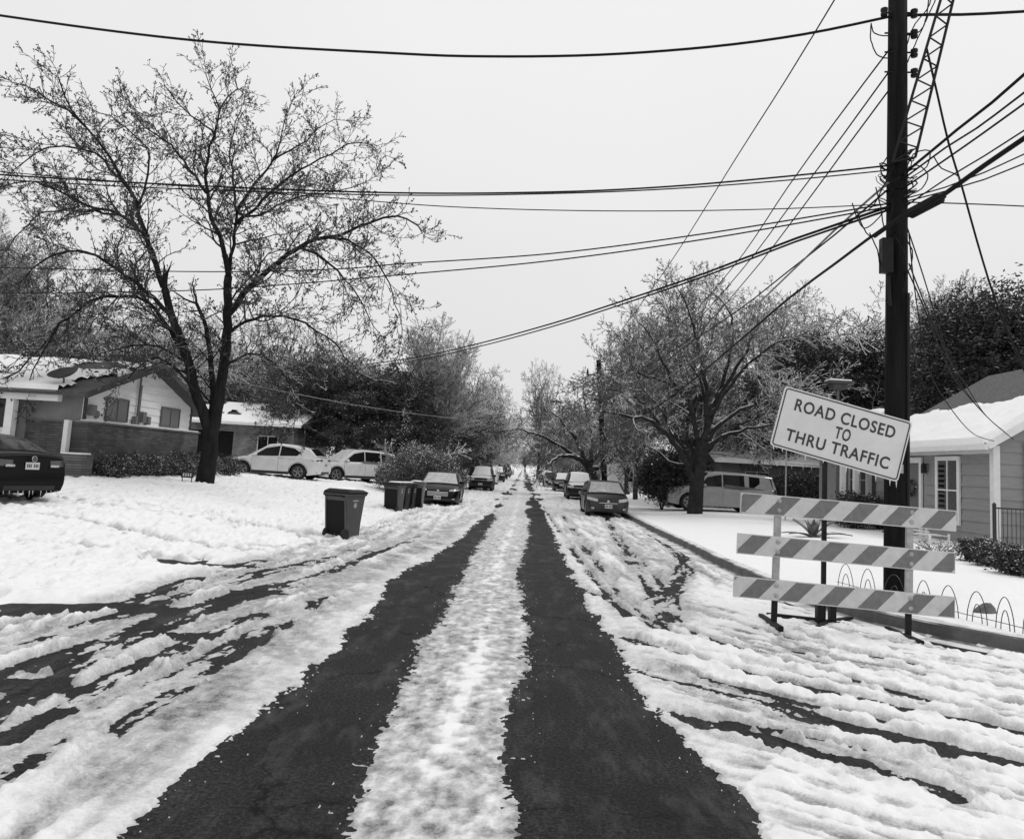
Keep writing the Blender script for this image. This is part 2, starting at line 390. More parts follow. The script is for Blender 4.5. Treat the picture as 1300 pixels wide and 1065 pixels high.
    for T in (LT, RT):
        for key, (pts, w, a) in T.items():
            m, b, al = band(X, Y, W2(pts), w * 3 + .3); b = np.abs(b + wig[m])
            x, y = X[m], Y[m]; st = fbm(al * .55 + 3.1 * ord(key), b * 7 + ord(key) + .3, 3, 7, .6) + .35 * n2[m] + .25 * n4[m]
            e = np.clip(np.exp(-(b / w) ** 4) * (1.05 + .6 * a) * (.85 + .5 * st), 0, 1)
            fl = .008 + .009 * n3[m] + .007 * n4[m] - .034 * sst(.95 - a * .95, 1.5 - a * .95, st + .45)
            d[m] = d[m] * (1 - e) + fl * e + 0.012 * np.exp(-((b - 1.6 * w) / (0.4 * w + .04)) ** 2) * a * (1 + n2[m]) * (d[m] > .03)
            e2 = np.clip(np.exp(-(b / (1.15 * w)) ** 2) * 1.1, 0, 1); slush[m] = slush[m] * (1 - e2) + e2 * np.clip(.66 + .30 * st, 0, 1)  # real slush in the street; in yard ruts the grey paints shading
    # puddle-like openings
    for px, py, rx, ry, dd in [(225, 716, .7, .36, .2), (45, 771, .5, .24, .22), (140, 771, .5, .18, .2), (20, 870, .4, .14, .10), (235, 808, .35, .14, .08), (320, 752, .4, .10, .10)]:
        c = G(px, py); q = ((X - c[0]) / rx) ** 2 + ((Y - c[1]) / ry) ** 2
        d = d - dd * np.exp(-q * 1.2 + 0.4 * n2)
    # the two cleared lanes and the icy strip between them
    rag = 0.10 * fbm(X * 1.8, Y * 1.1, 4, 101, 0.6) + 0.08 * n2 + .05 * n4 + 0.06 * n3
    rag2 = rag * (0.5 + sst(4, 9, Y) * .5)
    a1, b1, a2, b2 = curve_x(L1L, Y), curve_x(L1R, Y), curve_x(L2L, Y), curve_x(L2R, Y)
    in1 = np.minimum(X - a1, b1 - X); in2 = np.minimum(X - a2, b2 - X); inn = np.maximum(in1, in2) + rag2
    patch = sst(24, 38, Y) * (0.75 * fbm(X * .9, Y * .14, 3, 131) + 0.16)
    inn = inn - patch
    mid = (X > b1 - .3) & (X < a2 + .3)
    dm = 0.014 + 0.010 * n2 + 0.008 * n4 + 0.006 * n3 + 0.007 * np.exp(-((X - (b1 + a2) / 2) / .16) ** 2)
    hw_ = np.clip((a2 - b1) / 2, .2, 2); dm = dm - .020 * sst(.45, 1.0, np.abs(X - (b1 + a2) / 2) / hw_) * np.clip(.35 + n4 + .5 * n2, 0, 1.5)
    w = sst(0.55, 0.25, np.maximum(b1 - X, X - a2)) * (X > b1 - .6) * (X < a2 + .6)
    d = d * (1 - w) + dm * w; slush = slush * (1 - w) + w * (0.58 + 0.30 * fbm(X * 5.5, Y * 1.6, 5, 151, .75) - .35 * n4 - .15 * n2 - 0.40 * np.exp(-((X - (b1 + a2) / 2 - .05 - .06 * n1) / .10) ** 2) * np.clip(.6 + 1.6 * ridS, 0, 1.2))
    edge = sst(-0.35, 0.0, inn)                      # thins toward the lanes
    d = d * (1 - 0.75 * edge * (1 - w)) + .008 * edge * (1 - w); slush = slush * (1 - .6 * edge * (1 - w)) + 0.16 * edge * (1 - w)
    # crumbs of ice scattered near the lane edges
    crumb = (n3 + 0.6 * n4 > 0.62 + 1.9 * inn) & (inn > 0) & (inn < 0.3)
    bare = sst(-0.012, 0.028, inn)
    d = d * (1 - bare) - 0.03 * bare
    d = np.where(crumb, 0.004 + 0.008 * (n3 - .5), d); slush = np.where(crumb, .5, slush)
    gk = np.exp(-((k + .22) / .2) ** 2) * (1 - sst(10.5, 12, Y)) * sst(4, 4.4, X) * sst(-.15, .45, fbm(X * .9, Y * .9, 3, 301, .6) + .1); d = d - .16 * gk; slush = np.maximum(slush, gk)
    slush = slush * (1 - .45 * sst(16, 42, Y))
    return d, np.clip(slush, 0, 1)
def axis(segs):
    out = []
    for a, b, s0, s1 in segs:
        v = a; 
        while v < b - 1e-6:
            t = (v - a) / (b - a); out.append(v); v += s0 * (s1 / s0) ** t
    out.append(segs[-1][1]); return np.array(out)
gx = np.concatenate([-axis([(0, 6.5, .02 * Q, .024 * Q), (6.5, 13, .024 * Q, .05), (13, 20, .05, .2), (20, 60, .2, 2), (60, 420, 2, 40)])[::-1][:-1], axis([(0, 6.5, .02 * Q, .022 * Q), (6.5, 12, .022 * Q, .09), (12, 60, .09, 2), (60, 420, 2, 40)])])
gy = axis([(-60, -4, 6, .4), (-4, 2.2, .4, .03), (2.2, 9, .014 * Q, .03 * Q), (9, 20, .03 * Q, .07), (20, 60, .07, .3), (60, 900, .3, 30)])
XX, YY = np.meshgrid(gx, gy)
XX, YY = XX.astype(np.float32), YY.astype(np.float32)
far_ = YY[:, 0] >= 70
dep = np.full(XX.shape, 0.08, np.float32); slu = np.full(XX.shape, 0.1, np.float32)
near_rows = slice(int(np.searchsorted(gy, -3)), int(np.searchsorted(gy, 420)))
dep[near_rows], slu[near_rows] = snow_surface(XX[near_rows], YY[near_rows])
ZZ = terrain(XX, YY) + dep
# far ground rises very gently toward the horizon so that the street ends among trees
nx, ny = len(gx), len(gy)
idx = np.arange(nx * ny).reshape(ny, nx)
F = np.stack([idx[:-1, :-1], idx[:-1, 1:], idx[1:, 1:], idx[1:, :-1]], -1).reshape(-1, 4)
# leave out faces that lie wholly under the asphalt
keep = (dep[:-1, :-1] > -.012) | (dep[:-1, 1:] > -.012) | (dep[1:, 1:] > -.012) | (dep[1:, :-1] > -.012)
F = F[keep.ravel()]

m_snow = bpy.data.materials.new('snow'); m_snow.use_nodes = True
nt = m_snow.node_tree; b = nt.nodes['Principled BSDF']; L = nt.links.new
at = node(nt, 'ShaderNodeAttribute', attribute_name='slush'); tc = nt.nodes.new('ShaderNodeTexCoord')
nA = node(nt, 'ShaderNodeTexNoise'); nA.inputs['Scale'].default_value = 9; nA.inputs['Detail'].default_value = 8; nA.inputs['Roughness'].default_value = 0.7
L(tc.outputs['Object'], nA.inputs['Vector'])
nB = node(nt, 'ShaderNodeTexNoise'); nB.inputs['Scale'].default_value = 55; nB.inputs['Detail'].default_value = 4; L(tc.outputs['Object'], nB.inputs['Vector'])
a0 = node(nt, 'ShaderNodeMath', operation='MULTIPLY_ADD'); a0.inputs[1].default_value = 1.6; a0.inputs[2].default_value = -0.8; L(nA.outputs[0], a0.inputs[0])
a1_ = node(nt, 'ShaderNodeMath', operation='MULTIPLY_ADD'); a1_.inputs[1].default_value = 1.0; a1_.inputs[2].default_value = -0.5; L(nB.outputs[0], a1_.inputs[0])
a2_ = node(nt, 'ShaderNodeMath', operation='ADD'); L(a0.outputs[0], a2_.inputs[0]); L(a1_.outputs[0], a2_.inputs[1])
a3 = node(nt, 'ShaderNodeMath', operation='MULTIPLY'); L(a2_.outputs[0], a3.inputs[0])
a3b = node(nt, 'ShaderNodeMath', operation='MULTIPLY_ADD'); a3b.inputs[1].default_value = 0.75; a3b.inputs[2].default_value = 0.10; L(at.outputs['Fac'], a3b.inputs[0]); L(a3b.outputs[0], a3.inputs[1])
a4 = node(nt, 'ShaderNodeMath', operation='ADD'); L(at.outputs['Fac'], a4.inputs[0]); L(a3.outputs[0], a4.inputs[1])
L(ramp(nt, a4.outputs[0], [(0.0, 0.88), (0.22, 0.82), (0.48, 0.56), (0.74, 0.33), (1.0, 0.13)]), b.inputs['Base Color'])
L(ramp(nt, a4.outputs[0], [(0.0, 0.7), (0.5, 0.45), (1.0, 0.25)]), b.inputs['Roughness'])
b.inputs['Specular IOR Level'].default_value = 0.4
bp = node(nt, 'ShaderNodeBump'); bp.inputs['Distance'].default_value = 0.012; bp.inputs['Strength'].default_value = 0.9
hs = node(nt, 'ShaderNodeMath', operation='ADD'); L(nA.outputs[0], hs.inputs[0])
h2 = node(nt, 'ShaderNodeMath', operation='MULTIPLY'); h2.inputs[1].default_value = 0.35; L(nB.outputs[0], h2.inputs[0]); L(h2.outputs[0], hs.inputs[1])
L(hs.outputs[0], bp.inputs['Height']); L(bp.outputs[0], b.inputs['Normal'])
ground = mesh_np('snow_ground', np.stack([XX, YY, ZZ], -1).reshape(-1, 3), [F], m_snow, smooth=True, attrs={'slush': slu.ravel()})
tag(ground, kind='structure')
del XX, YY, ZZ, F, idx

# asphalt
m_asph = bpy.data.materials.new('asphalt'); m_asph.use_nodes = True
nt = m_asph.node_tree; b = nt.nodes['Principled BSDF']; L = nt.links.new
tc = nt.nodes.new('ShaderNodeTexCoord')
n1 = node(nt, 'ShaderNodeTexNoise'); n1.inputs['Scale'].default_value = 0.9; n1.inputs['Detail'].default_value = 6; L(tc.outputs['Object'], n1.inputs['Vector'])
n2 = node(nt, 'ShaderNodeTexNoise'); n2.inputs['Scale'].default_value = 42; n2.inputs['Detail'].default_value = 7; n2.inputs['Roughness'].default_value = 0.8; L(tc.outputs['Object'], n2.inputs['Vector'])
vo = node(nt, 'ShaderNodeTexVoronoi', feature='DISTANCE_TO_EDGE'); vo.inputs['Scale'].default_value = 0.42
nw = node(nt, 'ShaderNodeTexNoise'); nw.inputs['Scale'].default_value = 2.2; nw.inputs['Detail'].default_value = 6; L(tc.outputs['Object'], nw.inputs['Vector'])
mv = node(nt, 'ShaderNodeMix', data_type='RGBA', blend_type='LINEAR_LIGHT'); mv.inputs[0].default_value = 0.28; L(tc.outputs['Object'], mv.inputs[6]); L(nw.outputs[1], mv.inputs[7]); L(mv.outputs[2], vo.inputs['Vector'])
crack = ramp(nt, vo.outputs[0], [(0.0, 0.25), (0.008, 1.0)])
base = ramp(nt, n1.outputs[0], [(0.32, 0.009), (0.68, 0.036)])
grit = ramp(nt, n2.outputs[0], [(0.36, 0.25), (0.50, .9), (0.64, 2.4)])
x1 = node(nt, 'ShaderNodeMix', data_type='RGBA', blend_type='MULTIPLY'); x1.inputs[0].default_value = 1; L(base, x1.inputs[6]); L(grit, x1.inputs[7])
x2 = node(nt, 'ShaderNodeMix', data_type='RGBA', blend_type='MULTIPLY'); x2.inputs[0].default_value = 1; L(x1.outputs[2], x2.inputs[6]); L(crack, x2.inputs[7])
nr_ = node(nt, 'ShaderNodeTexNoise'); nr_.inputs['Scale'].default_value = 2.6; nr_.inputs['Detail'].default_value = 9; nr_.inputs['Roughness'].default_value = 0.75
mpr = node(nt, 'ShaderNodeMapping'); mpr.inputs['Scale'].default_value = (1.6, .5, 1); L(tc.outputs['Object'], mpr.inputs[0]); L(mpr.outputs[0], nr_.inputs['Vector'])
x3 = node(nt, 'ShaderNodeMix', data_type='RGBA'); L(ramp(nt, nr_.outputs[0], [(.50, 0.0), (.72, .55)]), x3.inputs[0]); L(x2.outputs[2], x3.inputs[6]); x3.inputs[7].default_value = (.11, .11, .11, 1)
L(x3.outputs[2], b.inputs['Base Color'])
L(ramp(nt, n1.outputs[0], [(0.35, 0.55), (0.65, 0.85)]), b.inputs['Roughness']); b.inputs['Specular IOR Level'].default_value = 0.10
bp = node(nt, 'ShaderNodeBump'); bp.inputs['Distance'].default_value = 0.008; L(n2.outputs[0], bp.inputs['Height']); L(bp.outputs[0], b.inputs['Normal'])
ax_ = axis([(-40, -6, 2, .5), (-6, 6, .4, .4), (6, 40, .5, 2)]); ay_ = axis([(-60, 0, 5, .5), (0, 40, .4, .4), (40, 420, .5, 30)])
AX, AY = np.meshgrid(ax_, ay_)
kk = kerb_sd(AX, AY)
AZ = np.where(kk > 0.05, base_z(AY) - 0.05, terrain(AX, AY)); 
ii = np.arange(AX.size).reshape(AX.shape)
road = mesh_np('road', np.stack([AX, AY, AZ], -1).reshape(-1, 3), [np.stack([ii[:-1, :-1], ii[:-1, 1:], ii[1:, 1:], ii[1:, :-1]], -1).reshape(-1, 4)], m_asph, smooth=True)
tag(road, kind='structure')

# kerb: a swept profile along the face line
m_kerb = mat('kerb_concrete', 0.075, 0.6, 0.5, 2.5, bump=.01, bscale=25, snow=(0.75, .3, .9, 2.2))
kp = []
for (x0, y0), (x1, y1) in zip(KERB[:-1], KERB[1:]):
    n = max(2, int(math.hypot(x1 - x0, y1 - y0) / (0.25 if y0 < 40 and abs(x1) < 20 else 6)))
    for i in range(n): t = i / n; kp.append((x0 + (x1 - x0) * t, y0 + (y1 - y0) * t))
kp.append(tuple(KERB[-1])); kp = np.array(kp)
for _ in range(6): kp[1:-1] = (kp[:-2] + 2 * kp[1:-1] + kp[2:]) / 4
tg = np.gradient(kp, axis=0); tg /= np.linalg.norm(tg, axis=1)[:, None]
nrm = np.stack([-tg[:, 1], tg[:, 0]], -1)
if kerb_sd(np.array([kp[5, 0] + nrm[5, 0]]), np.array([kp[5, 1] + nrm[5, 1]]))[0] < 0: nrm = -nrm
prof = [(-0.34, -0.05), (-0.34, 0.008), (-0.03, -0.0), (0.0, 0.02), (0.025, 0.15), (0.05, 0.17), (0.17, 0.175), (0.20, 0.0)]
V = np.concatenate([np.column_stack([kp + nrm * o, base_z(kp[:, 1]) + z]) for o, z in prof])
n = len(kp); FK = [np.stack([np.arange(n - 1) + j * n, np.arange(1, n) + j * n, np.arange(1, n) + (j + 1) * n, np.arange(n - 1) + (j + 1) * n], -1) for j in range(len(prof) - 1)]
tag(mesh_np('kerb', V, [np.concatenate(FK)], m_kerb), kind='structure')

# ------------------------------------------------------------------ trees
class Wood:
    """collects branch polylines; grows side branches; turns them into tube meshes"""
    def __init__(s, seed): s.r = random.Random(seed); s.lines = []; s.tips = []
    def rnd(s, a=1.0): return s.r.uniform(-a, a)
    def resample(s, pts, step, wig):
        pts = [Vector([float(c) for c in p]) for p in pts]
        # Catmull-Rom through the given points
        out = []
        for i in range(len(pts) - 1):
            p0, p1, p2, p3 = pts[max(i - 1, 0)], pts[i], pts[i + 1], pts[min(i + 2, len(pts) - 1)]
            n = max(1, int((p2 - p1).length / step))
            for k in range(n):
                t = k / n
                out.append(0.5 * ((2 * p1) + (p2 - p0) * t + (2 * p0 - 5 * p1 + 4 * p2 - p3) * t * t + (3 * p1 - p0 - 3 * p2 + p3) * t ** 3))
        out.append(pts[-1])
        for q in out[1:]: q += Vector((s.rnd(wig), s.rnd(wig), s.rnd(wig)))
        return out
    def limb(s, pts, r0, r1, step=0.35, wig=0.03, level=0, grow=None):
        L = s.resample(pts, step, wig); n = len(L)
        rs = [max(r1, r0 + (r1 - r0) * (i / (n - 1)) ** 0.8) for i in range(n)]
        s.lines.append((L, rs, level))
        if grow: s.side(L, rs, level, **grow)
        return L
    def side(s, L, rs, level, length=2.5, start=0.15, gap=0.35, ang=(35, 65), up=0.15, out=0.0, maxl=4, rmin=0.01, decay=0.5, curl=0.22, step=0.22, fill=1.0, taper=0.55):
        n = len(L); acc = 0.0; tot = sum((L[i + 1] - L[i]).length for i in range(n - 1)); run = 0.0; nxt = tot * start
        for i in range(1, n):
            seg = (L[i] - L[i - 1]).length; run += seg
            while run > nxt:
                nxt += gap * s.r.uniform(0.6, 1.5)
                t = (L[i] - L[i - 1]).normalized()
                a = Vector((s.rnd(), s.rnd(), s.rnd())); a = (a - t * a.dot(t))
                if a.length < 1e-3: continue
                a.normalize(); th = math.radians(s.r.uniform(*ang)); d = t * math.cos(th) + a * math.sin(th)
                frac = run / tot
                ln = length * s.r.uniform(0.45, 1.15) * (1 - taper * frac)
                s.branch(L[i], d, ln, min(rs[i] * 0.62, 0.012 + ln * 0.014), level + 1, gap, ang, up, maxl, rmin, decay, curl, step, taper, out)
        if level + 1 <= maxl:
            for _ in range(2):
                t = (L[-1] - L[-2]).normalized(); d = (t + Vector((s.rnd(.5), s.rnd(.5), s.rnd(.5)))).normalized()
                s.branch(L[-1], d, length * 0.5, rs[-1] * 0.8, level + 1, gap, ang, up, maxl, rmin, decay, curl, step, taper, out)
    def branch(s, p, d, ln, r, level, gap, ang, up, maxl, rmin, decay, curl, step, taper, out):
        st = max(step * (0.75 ** (level - 1)), 0.07); n = max(2, int(ln / st)); L = [p.copy()]; rs = [max(r, rmin)]
        q = p.copy(); bend = Vector((s.rnd(curl), s.rnd(curl), s.rnd(curl))) * 0.6
        for i in range(n):
            d = (d + bend * 0.5 + Vector((s.rnd(curl), s.rnd(curl), s.rnd(curl) + up * 0.35))).normalized()
            q = q + d * (ln / n); L.append(q.copy()); rs.append(max(rmin, r * (1 - 0.75 * (i + 1) / n)))
        s.lines.append((L, rs, level))
        if level < maxl and ln > 0.28:
            s.side(L, rs, level, length=ln * decay, start=0.12, gap=max(gap * 0.62, 0.10), ang=ang, up=up, maxl=maxl, rmin=rmin, decay=decay, curl=curl, step=step, taper=taper)
        else: s.tips.append((q.copy(), d.copy()))
    def mesh(s, name, material, parent, pick, sides=None, husk=None):
        groups = {}
        for L, rs, lv in s.lines:
            if not pick(lv): continue
            k = sides(rs[0]) if sides else (8 if rs[0] > 0.12 else 5 if rs[0] > 0.03 else 3)
            groups.setdefault((len(L), k), []).append((L, rs))
        Vs = []; Fs = []; base = 0
        for (n, k), items in groups.items():
            Pt = np.array([[tuple(v) for v in L] for L, _ in items]); Rr = np.array([r for _, r in items]); m = len(items)
            T = np.gradient(Pt, axis=1); T /= np.linalg.norm(T, axis=2, keepdims=True) + 1e-9
            ref = np.where(np.abs(T[:, :1, 2:3]) < 0.8, np.array([0, 0, 1.0]), np.array([1.0, 0, 0])); ref = np.broadcast_to(ref, T.shape)
            A = np.cross(T, ref); A /= np.linalg.norm(A, axis=2, keepdims=True) + 1e-9; B = np.cross(T, A)
            th = np.arange(k) * 2 * np.pi / k
            ring = Pt[:, :, None] + Rr[:, :, None, None] * (A[:, :, None] * np.cos(th)[None, None, :, None] + B[:, :, None] * np.sin(th)[None, None, :, None])
            Vs.append(ring.reshape(-1, 3))
            i = np.arange(m)[:, None, None] * n * k; a = np.arange(n - 1)[None, :, None] * k; j = np.arange(k)[None, None]; j2 = (j + 1) % k
            Fs.append(np.stack([i + a + j, i + a + j2, i + a + k + j2, i + a + k + j], -1).reshape(-1, 4) + base); base += m * n * k
        tri = []
        if husk:
            Oc = np.array([(1, 0, 0), (-1, 0, 0), (0, 1, 0), (0, -1, 0), (0, 0, 1.2), (0, 0, -1.2)]); ft = np.array([(0, 2, 4), (2, 1, 4), (1, 3, 4), (3, 0, 4), (2, 0, 5), (1, 2, 5), (3, 1, 5), (0, 3, 5)])
            for q, d in s.tips:
                if s.r.random() < husk[0]:
                    for _ in range(s.r.choice((1, 2, 3))):
                        c = np.array(tuple(q)) + np.array([s.rnd(.05), s.rnd(.05), s.rnd(.05)])
                        Vs.append(c + Oc * husk[1] * s.r.uniform(.7, 1.25)); tri.append(ft + base); base += 6
        return mesh_np(name, np.concatenate(Vs), [np.concatenate(Fs)] + ([np.concatenate(tri)] if tri else []), material, parent, smooth=False)

def leaves(name, material, parent, blobs, n, size, seed=1, shell=0.55, droop=0.0, lumps=0.35):
    """thousands of leaf-sized faces gathered in clumps through the crown's volume. blobs: (cx,cy,cz,rx,ry,rz)"""
    g = np.random.default_rng(seed)
    vol = np.array([b[3] * b[4] * b[5] for b in blobs]) ** 0.75; vol = vol / vol.sum()
    C = []; Nn = []
    per = 26; nc = max(1, n // per)
    which = g.choice(len(blobs), nc, p=vol); B = np.array(blobs)[which]
    u = g.normal(size=(nc, 3)); u /= np.linalg.norm(u, axis=1)[:, None]
    rr = (shell + (1 - shell) * g.random(nc) ** 0.6) * (1 + lumps * (g.random(nc) - 0.6))
    cc = B[:, :3] + u * B[:, 3:] * rr[:, None]
    cs = size * (3.2 + 3.5 * g.random(nc))
    c = np.repeat(cc, per, 0) + g.normal(size=(nc * per, 3)) * np.repeat(cs, per)[:, None] * np.array([.55, .55, .4])
    c[:, 2] -= droop * g.random(nc * per)
    a = g.normal(size=c.shape) + np.repeat(u, per, 0) * 0.5; a /= np.linalg.norm(a, axis=1)[:, None]
    b = np.cross(a, g.normal(size=c.shape)); b /= np.linalg.norm(b, axis=1)[:, None]; t = np.cross(a, b)
    s = size * (0.6 + 0.8 * g.random(len(c)))[:, None]
    V = np.stack([c - b * s, c + t * s * .45, c + b * s, c - t * s * .45], 1).reshape(-1, 3)
    F = np.arange(len(V)).reshape(-1, 4)
    return mesh_np(name, V, [F], material, parent)

m_bark = mat('dark_wet_bark', 0.018, 0.9, .5, 7, spec=.1, bump=0.03, bscale=14, stretch=(1, 1, .25), snow=(1.02, .15, .8, 1.5))
m_twig = mat('wet_twig', 0.035, 0.8, 0.4, 4, snow=(0.55, .35, .75, 1.2))
m_frost = mat('frosted_twig', 0.08, 0.75, 0.7, 1.2, snow=(0.12, .45, .88, .8))
m_frost2 = mat('frosted_pale_twig', 0.19, 0.7, 0.5, 1.2, snow=(0.0, .45, .9, .6))
m_barkf = mat('grey_bark', 0.032, 0.85, 0.5, 6, bump=0.02, bscale=12, snow=(0.72, .2, .9, .8))
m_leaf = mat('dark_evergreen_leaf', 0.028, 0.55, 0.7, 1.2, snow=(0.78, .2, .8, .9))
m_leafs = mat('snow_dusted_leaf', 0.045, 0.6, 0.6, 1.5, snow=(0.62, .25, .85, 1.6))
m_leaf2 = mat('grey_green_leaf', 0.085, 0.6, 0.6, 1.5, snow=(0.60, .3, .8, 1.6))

# the big bare pecan on the left: limbs follow its silhouette, at its own distance with real depth
def PL(Y0, pts, dy=(0, 0)):
    """pixels -> points on a limb that runs from depth Y0+dy[0] to Y0+dy[1]"""
    n = len(pts); return [P(px, py, Y0 + dy[0] + (dy[1] - dy[0]) * i / (n - 1)) for i, (px, py) in enumerate(pts)]
TY = 26.3
tree = empty('pecan_tree', (G(262, 613)[0], TY, gz(G(262, 613)[0], TY)))
tag(tree, 'large bare spreading tree with seed husks in the left yard', 'tree')
w = Wood(11)
gr = dict(length=3.0, gap=0.31, up=0.10, maxl=4, rmin=0.0095, decay=0.50, curl=0.24)
trunk = [(257, 626), (261, 606), (266, 575), (268, 545)]
w.limb(PL(TY, trunk), 0.34, 0.24, wig=0.0, level=-1)
w.limb(PL(TY, [(267, 552), (257, 520), (247, 490), (240, 462), (228, 430), (218, 400), (208, 365)], (0, -1)), 0.20, 0.12, level=0, grow=dict(gr, length=1.7, start=.3))
w.limb(PL(TY, [(269, 552), (276, 520), (282, 480), (287, 440), (289, 400), (290, 350)], (0, .6)), 0.21, 0.14, level=0, grow=dict(gr, length=1.6, start=.3))
w.limb(PL(TY, [(268, 545), (270, 500), (268, 460), (262, 420), (250, 385)], (0, 1.5)), 0.14, 0.06, level=0, grow=dict(gr, length=2.2))
limbs = [
 ([(208, 365), (197, 335), (186, 300), (176, 270), (163, 240), (135, 195), (108, 158), (92, 135), (80, 105), (76, 78)], (-1, -3.5), .13, .02),
 ([(163, 240), (150, 225), (120, 195), (80, 186), (40, 195), (12, 215)], (-2, -3), .06, .015),
 ([(108, 158), (85, 130), (55, 108), (30, 90), (8, 85)], (-3, -4), .045, .012),
 ([(200, 345), (188, 305), (150, 272), (110, 262), (80, 243), (45, 232), (0, 236), (-40, 250)], (-1, 0), .09, .015),
 ([(150, 272), (110, 268), (60, 268), (30, 285), (5, 315)], (0, 2), .06, .015),
 ([(218, 400), (195, 378), (160, 350), (120, 325), (85, 318), (55, 330), (28, 350)], (-1, -3), .10, .02),
 ([(240, 462), (215, 420), (190, 385), (150, 375), (115, 385), (75, 412), (50, 440), (20, 470), (-10, 485)], (0, -3), .10, .02),
 ([(75, 412), (60, 440), (42, 470), (30, 500)], (-2.5, -3), .04, .012),
 ([(176, 270), (186, 225), (188, 190), (150, 150), (120, 130), (100, 118)], (-2, -1), .05, .012),
 ([(290, 350), (283, 315), (272, 285), (262, 245), (260, 215), (272, 170), (278, 130), (268, 95), (262, 70)], (.5, -1), .12, .015),
 ([(262, 245), (240, 215), (218, 185), (190, 165), (165, 135), (150, 118)], (0, 1), .07, .012),
 ([(272, 170), (252, 150), (235, 130), (215, 100), (208, 85)], (0, 1.5), .05, .012),
 ([(278, 130), (290, 110), (300, 92), (298, 72)], (0, 1), .04, .012),
 ([(290, 350), (296, 310), (300, 270), (296, 230), (292, 190), (300, 150), (306, 125)], (.5, 2.5), .09, .015),
 ([(300, 270), (322, 235), (345, 205), (358, 170), (362, 140), (372, 118)], (1, 0), .08, .012),
 ([(345, 205), (380, 185), (405, 160), (425, 148), (440, 150)], (1, 3), .05, .012),
 ([(299, 285), (325, 262), (352, 238), (382, 215), (420, 195), (455, 180), (480, 190)], (.5, -1.5), .08, .012),
 ([(289, 400), (310, 372), (330, 352), (352, 332), (378, 314), (402, 303), (430, 299), (470, 282), (505, 275), (538, 292)], (.3, -2), .15, .02),
 ([(402, 303), (440, 305), (470, 325), (490, 350), (500, 385), (510, 410)], (-1, -3), .06, .012),
 ([(378, 314), (400, 322), (430, 345), (455, 375), (475, 415), (488, 432)], (-1, 1), .06, .012),
 ([(300, 270), (330, 275), (352, 262), (380, 250), (410, 245), (445, 240), (475, 225)], (1, 3), .06, .012),
 ([(289, 395), (300, 372), (325, 345), (340, 322), (365, 318), (345, 318)], (0, -2), .05, .012),
 ([(284, 430), (310, 408), (345, 401), (375, 404), (400, 418), (425, 436), (440, 455), (455, 470)], (.3, -2.5), .08, .015),
 ([(277, 480), (300, 455), (330, 450), (355, 470), (372, 500), (380, 520)], (0, -2), .06, .012),
 ([(250, 500), (225, 470), (200, 455), (172, 470), (150, 490)], (-.5, -2.5), .06, .012),
 ([(240, 462), (200, 440), (170, 440), (130, 450), (100, 475)], (0, 1), .06, .012),
]
for pts, dy, r0, r1 in limbs:
    pts = [(px + (60 - px) * .12 if px < 60 else px, py + (170 - py) * .24 if py < 170 else py) for px, py in pts]
    w.limb(PL(TY, pts, dy), r0 * .85, r1, level=1, wig=0.05, grow=dict(gr, length=2.25 if r0 > .05 else 1.6, gap=.205, start=.10))
def localise(o, origin):
    """move mesh data so that the part's origin is its thing's origin"""
    o.data.transform(Matrix.Translation([-float(c) for c in origin]))
tk = w.mesh('trunk', m_bark, tree, lambda lv: lv <= 1, sides=lambda r: 14 if r > .2 else 9 if r > .05 else 6)
tk.data.polygons.foreach_set('use_smooth', [True] * len(tk.data.polygons))
cr = w.mesh('crown', m_twig, tree, lambda lv: lv > 1, husk=(0.22, 0.026))
for o in (tk, cr): localise(o, tree.location)
print('pecan lines', len(w.lines), 'tips', len(w.tips), 'faces', len(cr.data.polygons))

# small dark marker board at the foot of the tree
mb = empty('yard_sign', (tree.location.x + .15, TY - .75, gz(tree.location.x + .15, TY - .75)))
tag(mb, 'little dark house number board staked in snow at the big bare tree', 'sign')
m_black = mat('black_metal', 0.015, 0.45, 0.2, 5)
q = MB(); q.box((.1, 0, .33), (.42, .03, .2)); q.build('board', m_black, mb)
for sx in (-.06, .26): q = MB(); q.box((sx, .0, .12), (.025, .025, .5)); q.build('stake', m_black, mb)
q = MB()
for i in range(4): q.box((-.02 + i * .08, -.018, .33), (.045, .006, .11))
q.build('digits', mat('pale_digit', .5, .5), mb)

